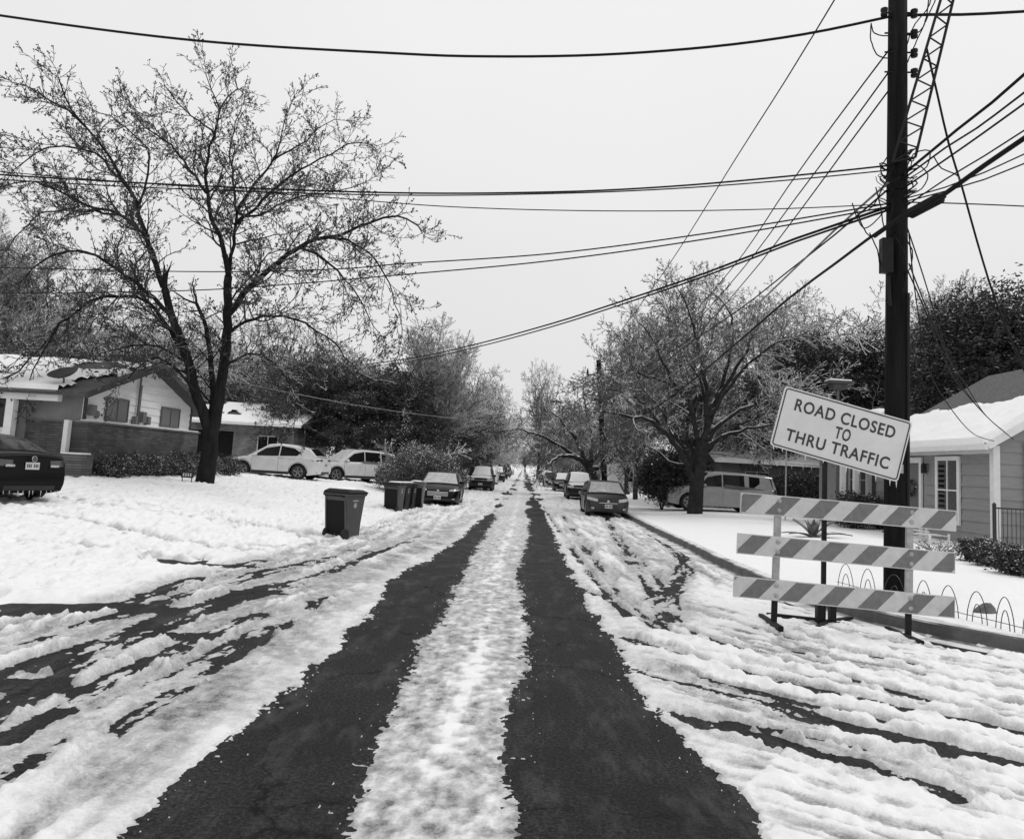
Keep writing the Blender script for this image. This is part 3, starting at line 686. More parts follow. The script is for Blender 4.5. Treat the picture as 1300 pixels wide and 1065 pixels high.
# ---- generic bare frosted trees
def wild_tree(seed, H, spread, trunk_h, r0, m_tr, m_tw, maxl=4, nl=9, length=None, gap=.5, rmin=.014, lean=0, up=.2, arch=0.0, curl=.2, decay=.6):
    """returns (trunk mesh object, crown mesh object) at the origin"""
    w = Wood(seed); r = w.r
    base = [(0, 0, -.1), (lean * .1, 0, trunk_h * .5), (lean * .3, r.uniform(-.1, .1), trunk_h)]
    w.limb(base, r0, r0 * .8, wig=0.02, level=-1)
    top = Vector(base[-1])
    for i in range(nl):
        a = 2 * math.pi * (i + r.uniform(-.3, .3)) / nl; el = r.uniform(.15, 1.0) if i % 3 else 1.0
        reach = spread * r.uniform(.75, 1.05) * (1.15 - .8 * el); hh = (H - trunk_h) * (0.25 + .75 * el) * r.uniform(.85, 1.05)
        pts = [top + Vector((0, 0, r.uniform(-.3, 0) * trunk_h)), top + Vector((math.cos(a) * reach * .35, math.sin(a) * reach * .35, hh * (.42 + arch))),
               top + Vector((math.cos(a) * reach * .75, math.sin(a) * reach * .75, hh * (.8 + arch))), top + Vector((math.cos(a + .2) * reach, math.sin(a + .2) * reach, hh * (1 - arch * .5)))]
        w.limb(pts, r0 * .42, .022, level=0, wig=.08, grow=dict(length=length or spread * .5, gap=gap, up=up, maxl=maxl, rmin=rmin, decay=decay, curl=curl, start=.15))
    tk = w.mesh('trunk', m_tr, None, lambda lv: lv <= 0); cr = w.mesh('crown', m_tw, None, lambda lv: lv > 0)
    print('tree', seed, len(cr.data.polygons)); return tk, cr
def plant_tree(src, name, label, loc, rz=0, s=1.0, sz=None, group=None, cat='tree'):
    t = empty(name, loc, rz); t.scale = (s, s, sz or s); tag(t, label, cat, group)
    for o in src:
        c = o.copy(); COL.objects.link(c); c.parent = t
    return t
def retire(src):
    for o in src: bpy.data.objects.remove(o)

# ------------------------------------------------------------------ cars
def paint(name, v, rough=0.3, coat=0.6, frost=0.0):
    return mat(name, v, rough, 0.10, 3, coat=coat, spec=.12, snow=(0.97, .04, frost, 2.0) if frost else None)
m_white = paint('white_paint', .66); m_blackp = paint('black_paint', .004, .3, .10); m_greyp = paint('grey_paint', .04, .35, .2)
m_silver = paint('silver_paint', .33, .32, .6); m_darkp = paint('dark_grey_paint', .008, .3, .12)
m_glass = mat('dark_car_glass', .006, .08, .1, 3, spec=.22); m_glassf = mat('frosted_windscreen', .46, .45, .25, 5, spec=.5)
m_tyre = mat('tyre_rubber', .014, .85, .3, 20); m_rim = mat('alloy_rim', .32, .35, .2, 10, metal=.7); m_rimd = mat('dark_rim', .08, .4, .2, 10, metal=.6)
m_chrome = mat('chrome_trim', .55, .2, .1, 5, metal=1.0); m_plastic = mat('black_plastic', .014, .6, .3, 8)
m_lamp = mat('headlight_lens', .42, .12, .35, 22, spec=.8); m_tail = mat('tail_light_lens', .05, .15, .3, 12, spec=.8); m_plate = mat('number_plate', .5, .5, .1, 30)
m_plateink = mat('plate_ink', .03, .5)
m_snowy = mat('settled_snow', .90, .75, .05, 6, bump=.01, bscale=9)
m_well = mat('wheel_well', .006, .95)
m_ice = mat('ice', .62, .15, .1, 8, spec=.7)

def car(name, label, cat, loc, heading, spec, body, glass=None, rim=None, group=None, snow=(), detail=True, plate_front=True, look='front', windscreen=None):
    """heading: direction the nose points, radians from +X.  spec gives the side profile."""
    glass = glass or m_glass; rim = rim or m_rim; L, Wd, wb, wr = spec['L'], spec['W'], spec['wb'], spec['wr']
    top = np.array(spec['top']); gh = np.array(spec['gh']); gc = spec.get('gc', .17); hL, hW = L / 2, Wd / 2
    c = empty(name, loc, heading); tag(c, label, cat, group)
    axf = spec.get('axf', hL - .92); axr = axf - wb; ar = wr + .065
    ztop = lambda x: float(np.interp(x, top[:, 0], top[:, 1]))
    zroof = lambda x: float(np.interp(x, gh[:, 0], gh[:, 1]))
    fr, rr = spec.get('nose', .24), spec.get('tailr', .17)
    def halfw(x):
        f = max(0.0, (x - (hL - .75)) / .75); r = max(0.0, (-x - (hL - .6)) / .6)
        return hW * (1 - fr * f ** 2.3 - rr * r ** 2.6)
    def sidew(z, zt):         # tumble of the flank
        t = (z - .2) / max(zt - .2, .1)
        return 1 - .045 * max(0, (.35 - t)) / .35 - .07 * max(0, (t - .72) / .28) ** 1.8
    def zbot(x):
        z = gc + .06 * max(0, (x - hL + .5) / .5) + .09 * max(0, (-x - hL + .6) / .6)
        for a in (axf, axr):
            if abs(x - a) < ar: z = max(z, wr + math.sqrt(ar * ar - (x - a) ** 2))
        return z
    def recede(x, z):
        zt = ztop(x); t = (z - gc) / (zt - gc)
        if x > hL - .5: w = (x - hL + .5) / .5; return -w * (spec.get('rake', .16) * max(0, t - .45) ** 1.5 * 2.2 + .06 * max(0, .3 - t) / .3)
        if x < -hL + .5: w = (-x - hL + .5) / .5; return w * (spec.get('rrake', .07) * max(0, t - .5) * 2 + .08 * max(0, .3 - t) / .3)
        return 0
    xs = set(np.linspace(-hL, hL, 44)) | {hL - .04, hL - .1, -hL + .05}
    for a in (axf, axr): xs |= set(a + ar * np.cos(np.linspace(0, math.pi, 19))) | {a - ar - .004, a + ar + .004}
    xs = sorted(x for x in xs if -hL <= x <= hL)
    ts = [0, .08, .2, .35, .5, .65, .78, .88, .95, 1.0]; ys = [.86, .6, .3, 0]
    rows = []
    for x in xs:
        zb, zt = zbot(x), ztop(x); w = halfw(x); row = []
        zb = min(zb, zt - .06)
        for t in ts:
            z = zb + (zt - zb) * t; lip = .014 if any(abs(x - a) < ar + .05 for a in (axf, axr)) and t < .1 else 0
            row.append((x + recede(x, z), w * sidew(z, zt) + lip - (0.03 if t == 1.0 else 0), z - (.004 if t == 1 else 0)))
        yt = row[-1][1]
        for f in ys: row.append((x + recede(x, zt), yt * f, zt + spec.get('crown', .035) * (1 - f * f)))
        rows.append(row)
    n = len(rows[0]); V = []; Fc = []
    for row in rows: V += row + [(p[0], -p[1], p[2]) for p in row[:-1]]
    m = 2 * n - 1
    def vid(i, j, side): return i * m + j if (side > 0 or j == n - 1) else i * m + n + j
    for i in range(len(rows) - 1):
        for j in range(n - 1):
            Fc.append((vid(i, j, 1), vid(i + 1, j, 1), vid(i + 1, j + 1, 1), vid(i, j + 1, 1)))
            Fc.append((vid(i, j, -1), vid(i, j + 1, -1), vid(i + 1, j + 1, -1), vid(i + 1, j, -1)))
    for i in (0, len(rows) - 1):
        for j in range(n - 1): Fc.append((vid(i, j, 1), vid(i, j + 1, 1), vid(i, j + 1, -1), vid(i, j, -1)))
    q = MB(); q.add(V, Fc); bo = q.build('body', body, c, smooth=True)
    # smooth only gentle angles
    bo.modifiers.new('edge', 'EDGE_SPLIT').split_angle = math.radians(38)
    # greenhouse
    k = spec.get('tumble', .30); zbelt = lambda x: ztop(x) - .012
    g0, g1 = gh[0, 0], gh[-1, 0]
    gx_ = sorted(set(np.linspace(g0, g1, 26)) | set(gh[:, 0])); rows = []
    def gw(x, z): return halfw(min(max(x, -hL + .1), hL - .9)) * .925 - max(0, z - ztop(0) + .0) * k
    for x in gx_:
        zb, zr = zbelt(x), max(zroof(x), zbelt(x) + .004); row = []
        for t in (0, .4, .8, .93): z = zb + (zr - zb) * t; row.append((x, gw(x, z), z))
        w = gw(x, zr) - .05 * min(1, (zr - zb) / .3); row.append((x, w, zr))
        for f in (.7, .35, 0): row.append((x, w * f, zr + .03 * (1 - f * f)))
        rows.append(row)
    n = len(rows[0]); m = 2 * n - 1; V = []; Fc = []
    for row in rows: V += row + [(p[0], -p[1], p[2]) for p in row[:-1]]
    for i in range(len(rows) - 1):
        for j in range(n - 1):
            Fc.append((vid2(i, j, 1, m, n), vid2(i + 1, j, 1, m, n), vid2(i + 1, j + 1, 1, m, n), vid2(i, j + 1, 1, m, n)))
            Fc.append((vid2(i, j, -1, m, n), vid2(i, j + 1, -1, m, n), vid2(i + 1, j + 1, -1, m, n), vid2(i + 1, j, -1, m, n)))
    q = MB(); q.add(V, Fc); ro = q.build('roof', body, c, smooth=True); ro.modifiers.new('edge', 'EDGE_SPLIT').split_angle = math.radians(30)
    roof_y = lambda x: gw(x, max(zroof(x), zbelt(x))) - .05 * min(1, (zroof(x) - zbelt(x)) / .3)
    def topsheet(nm, x0, x1, material, fy=.9, off=.006, nx=8, ny=6, thick=0.0, jag=0.0, par=None):
        """sheet following the roof or glass between x0 and x1"""
        q = MB(); xs_ = np.linspace(x0, x1, nx); sl = []
        for x in xs_:
            for j in range(ny + 1):
                f = -1 + 2 * j / ny; y = roof_y(x) * fy * f
                dz = (zroof(x + .01) - zroof(x - .01)) / .02; nn = Vector((-dz, 0, 1)).normalized()
                o = off + thick * (1 - abs(f) ** 6) * (1 if 0 < list(xs_).index(x) < nx - 1 else .2)
                sl.append((x + nn.x * o, y, zroof(x) + .03 * (1 - (f * fy) ** 2) + nn.z * o + (R_.uniform(-jag, jag) if jag else 0)))
        q.add(sl, [(i * (ny + 1) + j, (i + 1) * (ny + 1) + j, (i + 1) * (ny + 1) + j + 1, i * (ny + 1) + j + 1) for i in range(nx - 1) for j in range(ny)])
        o = q.build(nm, material, par or c, smooth=True); return o
    xr1 = spec['roof'][1]; xr0 = spec['roof'][0]       # front and rear ends of the roof panel
    topsheet('windscreen', xr1 + .03, g1 - .05, windscreen or glass, fy=.93)
    topsheet('rear_window', g0 + spec.get('rgl', .05), xr0 - .03, glass if 'rear' not in snow else m_snowy, fy=.86)
    # side windows: outlines in x and as a fraction of the pillar height
    for wi in spec['win']:
        for s in (1, -1):
            pts = [(x, zbelt(x) + .035 + (zroof(x) - .065 - zbelt(x) - .035) * f) for x, f in wi]
            vs = [(x, s * (gw(x, z) + .006), z) for x, z in pts]
            q = MB(); q.add(vs, [tuple(range(len(vs)))]); q.build('side_window', glass, c)
    # wheels
    for ax_, s in ((axf, 1), (axf, -1), (axr, 1), (axr, -1)):
        yo = hW - .025
        q = MB(); pr = [(wr * .64, -.20), (wr * .95, -.20), (wr, -.17), (wr, -.03), (wr * .96, 0), (wr * .66, .0), (wr * .64, -.03)]
        q.lathe([(r, h * s) for r, h in pr], 28, (0, 0, 0), 'Y', cap=False)
        t = q.build('wheel', m_tyre, c, smooth=False, loc=(ax_, s * yo, wr))
        q = MB(); q.lathe([(wr * .655, -.015 * s), (wr * .60, -.03 * s), (wr * .58, -.07 * s), (.02, -.09 * s)], 24, (0, 0, 0), 'Y', cap=False); rb = q.build('rim', m_rimd, t)
        q = MB()
        ns = spec.get('spokes', 5)
        for i in range(ns):
            a = 2 * math.pi * i / ns + .3; d = Vector((math.cos(a), 0, math.sin(a)))
            q.beam(d * .03 + Vector((0, -.03 * s, 0)), d * wr * .62 + Vector((0, -.02 * s, 0)), .03, .055)
        q.lathe([(wr * .665, -.002 * s), (wr * .60, .002 * s), (wr * .60, -.03 * s)], 24, (0, 0, 0), 'Y', cap=False)
        q.build('spokes', rim, t)
    # dark underside with wheel wells
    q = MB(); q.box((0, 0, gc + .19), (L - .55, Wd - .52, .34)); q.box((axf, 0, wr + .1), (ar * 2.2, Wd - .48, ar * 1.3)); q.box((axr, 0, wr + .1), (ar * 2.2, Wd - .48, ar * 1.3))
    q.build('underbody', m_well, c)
    # front and rear faces
    def face(nm, material, end, y0, y1, z0, z1, off=.006, thick=.0, skew=0, r=0.0):
        """panel lying on the nose (end=1) or tail (end=-1), wrapped round the corner"""
        q = MB(); nn = 7; vs = []
        for zi in (z0, (z0 + z1) / 2, z1):
            for i in range(nn):
                y = y0 + (y1 - y0) * i / (nn - 1); z = zi + skew * (i / (nn - 1)) * (1 if end else 1)
                we = halfw(end * hL) * sidew(z, ztop(end * hL)); X = end * hL
                if abs(y) > we - .01:
                    lo, hi = 0.0, hL
                    for _ in range(20):
                        md = (lo + hi) / 2
                        if halfw(end * md) * sidew(z, ztop(end * md)) > abs(y): lo = md
                        else: hi = md
                    X = end * lo
                vs.append((X + recede(X, z) + end * (off + .012 * 0), y * (1 + (off / max(abs(y), .2) if abs(y) > we - .01 else 0)), z))
        fs = [(a * nn + i, a * nn + i + 1, (a + 1) * nn + i + 1, (a + 1) * nn + i) for a in (0, 1) for i in range(nn - 1)]
        q.add(vs, fs); return q.build(nm, material, c, smooth=True)
    fz = spec['front']; rz = spec['rearz']
    if look == 'front' or detail:
        for s in (1, -1):
            y0, y1, z0, z1, sk = fz['lamp']; face('headlight', m_lamp, 1, s * y0, s * y1, z0, z1, .010, skew=sk)
            if 'fog' in fz: y0, y1, z0, z1 = fz['fog']; face('fog_light', m_lamp, 1, s * y0, s * y1, z0, z1, .016)
        for nm, y, z0, z1 in fz['grille']: face(nm, m_plastic, 1, -y, y, z0, z1, .009)
        if 'bars' in fz:
            for y, z in fz['bars']: face('grille_bar', m_chrome, 1, -y, y, z - .010, z + .010, .016)
        if 'emblem' in fz: q = MB(); q.lathe([(.055, 0), (.055, .012), (.0, .02)], 16, (hL - .0, 0, fz['emblem']), 'X', cap=False); e = q.build('emblem', m_chrome, c)
        if 'emblem' in fz: e.location.x = recede(hL, fz['emblem']) + .012
        if plate_front:
            zc = fz['plate']; X = hL + recede(hL, zc) + .025
            q = MB(); q.box((X, 0, zc), (.012, .31, .155)); pl = q.build('number_plate', m_plate, c)
            q = MB()
            for i in range(7):
                if i != 3: q.box((X + .008, -.115 + i * .038, zc), (.004, .022, .07))
            q.build('plate_lettering', m_plateink, pl)
    for s in (1, -1):
        y0, y1, z0, z1, sk = rz['lamp']; face('tail_light', m_tail, -1, s * y0, s * y1, z0, z1, .010, skew=sk)
    zc = rz['plate']; X = -hL + recede(-hL, zc) - .02
    q = MB(); q.box((X, 0, zc), (.012, .31, .155)); pl = q.build('number_plate', m_plate, c)
    q = MB()
    for i in range(7):
        if i != 3: q.box((X - .008, -.115 + i * .038, zc), (.004, .022, .07))
    q.build('plate_lettering', m_plateink, pl)
    face('rear_bumper_trim', m_plastic, -1, -.9 * hW, .9 * hW, gc + .1, gc + .2, .008)
    if detail:
        # mirrors, door handles, shut lines
        for s in (1, -1):
            xm = g1 - .42; zm = ztop(xm) + .07; ym = gw(xm, zm)
            q = MB(); q.lathe([(.02, -.07), (.085, -.06), (.10, 0), (.08, .05), (.02, .07)], 10, (0, 0, 0), 'X'); o = q.build('mirror', body, c, smooth=True, loc=(xm, s * (ym + .12), zm)); o.scale = (1, 1.25, .75)
            q = MB(); q.beam((xm, s * (ym - .01), zm - .06), (xm, s * (ym + .07), zm - .02), .03, .03); q.build('mirror_arm', m_plastic, c)
            for xd in spec['handles']:
                z = ztop(xd) - .16; y = halfw(xd) * sidew(z, ztop(xd)); q = MB(); q.box((xd, s * (y + .018), z), (.19, .022, .032)); q.build('door_handle', body, c, bevel=.006)
            for xd in spec['shut']:
                zs_ = np.linspace(gc + .08, ztop(xd) - .02, 6)
                q = MB()
                for a, b in zip(zs_[:-1], zs_[1:]):
                    ya, yb = [halfw(xd) * sidew(z, ztop(xd)) for z in (a, b)]
                    if min(a, b) > zbot(xd): q.beam((xd, s * (ya + .001), a), (xd, s * (yb + .001), b), .010, .006)
                q.build('door_groove', m_well, c)
            if spec.get('clad'):
                q = MB(); x0, x1 = axr + ar + .01, axf - ar - .01; q.box(((x0 + x1) / 2, s * (hW * .97), gc + .075), (x1 - x0, .035, .13)); q.build('sill_trim', m_plastic, c, bevel=.01)
                for a in (axf, axr):
                    q = MB(); th = np.linspace(-.12, math.pi + .12, 20); vs = []
                    for t_ in th:
                        for r_ in (ar - .012, ar + .045):
                            x = a + r_ * math.cos(t_); z = wr + r_ * math.sin(t_); vs.append((x, s * (halfw(min(max(x, -hL), hL)) * sidew(z, ztop(min(max(x, -hL), hL))) + .012), z))
                    q.add(vs, [(2 * i, 2 * i + 1, 2 * i + 3, 2 * i + 2) for i in range(len(th) - 1)]); q.build('arch_trim', m_plastic, c)
            if spec.get('rails'):
                q = MB(); xa, xb = xr0 + .15, xr1 - .2; q.tube([(xa, s * (roof_y(xa) - .03), zroof(xa) + .01), (xa + .1, s * (roof_y(xa) - .03), zroof(xa) + .06), (xb - .1, s * (roof_y(xb) - .03), zroof(xb) + .06), (xb, s * (roof_y(xb) - .03), zroof(xb) + .01)], .018, 6); q.build('roof_rail', m_plastic if spec['rails'] == 1 else m_chrome, c)
    # settled snow
    if 'roof' in snow: topsheet('roof_snow', xr0 + .02, xr1 - .02, m_snowy, fy=.97, off=.008, thick=.05, nx=12)
    if 'screen' in snow: topsheet('windscreen_snow', xr1 + .0, g1 - .07, m_snowy, fy=.88, off=.014, thick=.03, jag=.004)
    if 'hood' in snow:
        q = MB(); vs = []; xs_ = np.linspace(g1 - .05, hL - .12, 9)
        for i, x in enumerate(xs_):
            for j in range(9):
                f = -1 + j / 4; y = halfw(x) * .86 * f * (1 - .1 * (i == 8)); vs.append((x + recede(x, ztop(x)), y, ztop(x) + .035 * (1 - (f * .86) ** 2) + .008 + .045 * (1 - abs(f) ** 5) * (1 if 0 < i < 8 else .3)))
        q.add(vs, [(i * 9 + j, (i + 1) * 9 + j, (i + 1) * 9 + j + 1, i * 9 + j + 1) for i in range(8) for j in range(8)]); q.build('bonnet_snow', m_snowy, c, smooth=True)
    if 'patch' in snow:   # a few scraps of snow at the foot of the windscreen
        q = MB()
        for i in range(7):
            x = g1 - .12 - R_.random() * .08; y = R_.uniform(-.55, .15); q.lathe([(.02, 0), (.07, .01), (.05, .035), (.01, .045)], 8, (x, y, zroof(x) + .02))
        q.build('snow_scraps', m_snowy, c, smooth=True)
    return c
def vid2(i, j, side, m, n): return i * m + j if (side > 0 or j == n - 1) else i * m + n + j

SEDAN = dict(L=4.85, W=1.85, wb=2.85, wr=.335, axf=1.46, top=[(-2.43, .98), (-2.3, 1.05), (-1.55, 1.07), (-.6, .99), (.9, .95), (1.5, .88), (2.1, .77), (2.43, .66)],
    gh=[(-1.75, 1.08), (-1.05, 1.38), (-.4, 1.46), (.1, 1.455), (.45, 1.40), (1.28, .93)], roof=(-1.0, .42), win=[[(.98, 0), (.50, .88), (-.22, .98), (-.22, 0)], [(-.28, 0), (-.28, .98), (-.95, .8), (-1.25, .25), (-1.2, 0)]],
    handles=(.05, -.95), shut=(1.0, -.25, -1.15), front=dict(lamp=(.50, .90, .655, .735, .04), grille=[('grille', .46, .42, .64), ('lower_grille', .6, .24, .35)], bars=[(.45, .47), (.45, .52), (.45, .57), (.45, .62)], plate=.38, emblem=.67, fog=(.64, .74, .31, .36)),
    rearz=dict(lamp=(.42, .88, .78, .92, .02), plate=.80), nose=.28)
HATCH = dict(L=4.45, W=1.82, wb=2.65, wr=.33, axf=1.32, top=[(-2.22, 1.0), (-1.9, 1.03), (-.6, .99), (.85, .96), (1.4, .90), (1.95, .78), (2.22, .66)],
    gh=[(-1.98, 1.06), (-1.6, 1.40), (-.5, 1.475), (.05, 1.475), (.38, 1.42), (1.25, .95)], roof=(-1.58, .36), win=[[(.95, 0), (.45, .88), (-.2, .98), (-.2, 0)], [(-.26, 0), (-.26, .98), (-1.05, .9), (-1.45, .35), (-1.4, 0)]],
    handles=(.0, -.95), shut=(.98, -.23, -1.05), front=dict(lamp=(.44, .86, .63, .75, .07), grille=[('grille', .40, .56, .615), ('lower_grille', .36, .27, .48), ('side_grille', .0, .3, .3)], bars=[(.38, .59)], plate=.46, emblem=.655, fog=(.60, .70, .33, .40)),
    rearz=dict(lamp=(.5, .85, .85, 1.0, .0), plate=.75), nose=.30)
CROSS = dict(L=4.72, W=1.88, wb=2.75, wr=.365, axf=1.44, gc=.22, top=[(-2.36, 1.02), (-2.15, 1.08), (-1.2, 1.10), (.0, 1.045), (.95, 1.02), (1.5, .98), (2.1, .86), (2.36, .72)],
    gh=[(-2.14, 1.10), (-1.75, 1.46), (-.8, 1.62), (-.1, 1.655), (.3, 1.61), (1.25, 1.02)], roof=(-1.72, .26), win=[[(.95, 0), (.40, .86), (-.28, .97), (-.28, 0)], [(-.34, 0), (-.34, .97), (-1.0, .88), (-1.35, .45), (-1.18, 0)]],
    handles=(-.05, -.95), shut=(1.0, -.31, -1.1), clad=True, front=dict(lamp=(.50, .92, .80, .89, .03), grille=[('grille', .50, .48, .80), ('lower_grille', .65, .28, .38)], bars=[(.5, .50)], plate=.42, emblem=.68),
    rearz=dict(lamp=(.38, .92, .93, 1.01, -.02), plate=.74), tumble=.34)
MIDSUV = dict(L=4.95, W=1.92, wb=2.80, wr=.38, axf=1.5, gc=.22, top=[(-2.47, 1.05), (-2.3, 1.12), (-1.0, 1.10), (.9, 1.07), (1.5, 1.04), (2.2, .93), (2.47, .78)],
    gh=[(-2.34, 1.14), (-2.1, 1.60), (-1.0, 1.72), (.0, 1.735), (.4, 1.69), (1.35, 1.07)], roof=(-2.06, .38), win=[[(1.05, 0), (.48, .88), (-.15, .97), (-.15, 0)], [(-.21, 0), (-.21, .97), (-1.15, .97), (-1.15, 0)], [(-1.22, .0), (-1.22, .96), (-1.95, .9), (-2.05, .15), (-2.0, 0)]],
    handles=(.05, -.95), shut=(1.08, -.18, -1.18), clad=True, front=dict(lamp=(.5, .93, .80, .93, .03), grille=[('grille', .48, .55, .88), ('lower_grille', .65, .30, .42)], bars=[(.47, .66), (.47, .77)], plate=.46, emblem=.74),
    rearz=dict(lamp=(.6, .94, .95, 1.15, .0), plate=.8), rails=2, tumble=.24)
FORESTER = dict(L=4.60, W=1.80, wb=2.62, wr=.35, axf=1.37, gc=.23, top=[(-2.3, 1.0), (-2.15, 1.06), (-1.0, 1.06), (.85, 1.04), (1.45, 1.02), (2.1, .93), (2.3, .80)],
    gh=[(-2.2, 1.08), (-1.95, 1.58), (-1.0, 1.68), (-.1, 1.68), (.25, 1.64), (1.12, 1.04)], roof=(-1.92, .23), win=[[(.85, 0), (.35, .9), (-.22, .98), (-.22, 0)], [(-.28, 0), (-.28, .98), (-1.1, .97), (-1.1, 0)], [(-1.18, 0), (-1.18, .96), (-1.75, .88), (-1.9, 0)]],
    handles=(-.05, -.95), shut=(.95, -.25, -1.1), clad=True, front=dict(lamp=(.46, .86, .74, .88, .02), grille=[('grille', .42, .70, .87), ('lower_grille', .7, .33, .50)], bars=[(.42, .78)], plate=.50), rearz=dict(lamp=(.6, .88, .9, 1.1, 0), plate=.8), rails=1, tumble=.24, nose=.2)
FULLSUV = dict(L=5.45, W=2.04, wb=3.15, wr=.41, axf=1.72, gc=.27, top=[(-2.72, 1.15), (-2.6, 1.22), (-1.0, 1.21), (1.0, 1.19), (1.6, 1.19), (2.45, 1.10), (2.72, .98)],
    gh=[(-2.62, 1.23), (-2.42, 1.80), (-1.0, 1.89), (.4, 1.89), (.72, 1.85), (1.40, 1.19)], roof=(-2.38, .70), win=[[(1.2, 0), (.80, .9), (.10, .98), (.10, 0)], [(.03, 0), (.03, .98), (-1.02, .98), (-1.02, 0)], [(-1.25, 0), (-1.25, .97), (-2.35, .93), (-2.45, 0)]],
    handles=(.3, -.75), shut=(1.22, .06, -1.12), front=dict(lamp=(.56, .97, .92, 1.08, .0), grille=[('grille', .52, .72, 1.06), ('lower_grille', .7, .42, .55)], bars=[(.52, .85), (.52, .96)], plate=.55, fog=(.7, .85, .45, .52)), rearz=dict(lamp=(.85, .98, 1.0, 1.35, 0), plate=.9), rails=2, tumble=.20, nose=.12, rake=.05, spokes=6)
def zc(x, y, s=0.045): return (x, y, gz(x, y) + s)
N_ = -math.pi / 2    # nose toward the camera
dk = car('parked_sedan', 'dark sedan seen from its rear corner at the left edge by the low house', 'car', zc(-13.0, 17.5, .03), math.radians(157), SEDAN, m_blackp, windscreen=m_glassf, snow=('rear_frost',), look='rear')
car('parked_crossover', 'white crossover parked side on behind the bare tree, nose to the left', 'car', zc(-11.95, 37.0, .0), math.radians(176), CROSS, m_white)
car('parked_suv', 'white three row SUV behind the white crossover, its nose toward us beside the round bush', 'car', zc(-9.3, 41.5, .02), math.radians(222), MIDSUV, m_white, windscreen=m_glassf)
car('parked_sedan', 'black sedan with wide grille and frosted windscreen next to the row of bins', 'car', zc(-3.75, 35.5), N_ + .03, SEDAN, m_blackp, windscreen=m_glassf, group='cars parked along the street', snow=())
car('parked_hatchback', 'car under thick snow on bonnet and windscreen behind the black sedan', 'car', zc(-3.05, 57.0), N_, FORESTER, m_darkp, group='cars parked along the street', snow=('roof', 'screen', 'hood'))
car('parked_hatchback', 'grey hatchback with chunky lower bumper, first parked car along the right kerb', 'car', zc(3.62, 34.2), N_, HATCH, m_greyp, windscreen=m_glassf, group='cars parked along the street', snow=('roof_', 'patch'))
car('parked_wagon', 'dark wagon with snow covered windscreen and bonnet right behind the grey hatchback', 'car', zc(3.7, 50.5), N_, FORESTER, m_darkp, group='cars parked along the street', snow=('screen', 'roof', 'hood'))
car('parked_suv', 'large silver SUV parked side on behind the snow laden oak trunk', 'car', zc(9.75, 38.3, .04), math.radians(183), FULLSUV, m_silver)
FARC = [
 ('parked_sedan', 'dark sedan with white snowy windscreen third along the right kerb', 3.5, 66, SEDAN, m_blackp, ('screen', 'roof')),
 ('parked_sedan', 'black sedan fourth along the right kerb, its front corner showing past the third car', 2.95, 78, SEDAN, m_blackp, ()),
 ('parked_hatchback', 'small car with snow capped roof fifth along the right kerb', 3.0, 98, HATCH, m_darkp, ('roof', 'screen')),
 ('parked_hatchback', 'dark hatchback sixth along the right kerb', 2.9, 112, HATCH, m_greyp, ('roof',)),
 ('parked_hatchback', 'white snow covered car third along the left side of the street', -3.4, 76, HATCH, m_white, ('screen', 'roof', 'hood')),
 ('parked_wagon', 'dark wagon with pale roof fourth along the left side of the street', -3.0, 88, FORESTER, m_darkp, ('roof', 'screen')),
 ('parked_suv', 'dark boxy SUV fifth along the left side of the street', -3.1, 108, FORESTER, m_blackp, ()),
 ('parked_sedan', 'grey sedan sixth along the left side of the street', -3.0, 124, SEDAN, m_greyp, ('roof',)),
 ('parked_suv', 'distant dark SUV last but one along the left side of the street', -3.1, 142, FORESTER, m_darkp, ()),
 ('parked_sedan', 'farthest small car at the end of the left row', -3.0, 165, SEDAN, m_silver, ('roof', 'screen')),
]
for nm, lb, x, y, sp, pt, sn in FARC:
    car(nm, lb, 'car', zc(x, y), N_, sp, pt, group='cars parked along the street', snow=sn, detail=y < 90)

# icicles on the rear bumper and a round winged badge on the boot of the nearest dark sedan
for i in range(13):
    y = -.82 + i * .135 + R_.uniform(-.04, .04); L_ = R_.uniform(.04, .15); q = MB(); q.lathe([(.010, 0), (.006, -L_ * .5), (.001, -L_)], 5); q.build('icicle', m_ice, dk, loc=(-2.36 + .25 * (abs(y) / .9) ** 3, y, .26))
q = MB(); q.lathe([(.062, 0), (.062, -.012), (.05, -.014), (.05, 0)], 20, (0, 0, 0), 'X', cap=False)
q.beam((-.006, -.05, .025), (-.006, 0, -.012), .006, .012); q.beam((-.006, .05, .025), (-.006, 0, -.012), .006, .012); q.build('boot_emblem', m_chrome, dk, loc=(-2.445, 0, .955))
for s_ in (1, -1): q = MB(); q.box((0, 0, 0), (.02, .20, .05)); q.build('reversing_lamp', m_lamp, dk, loc=(-2.43, s_ * .50, .80), bevel=.008)

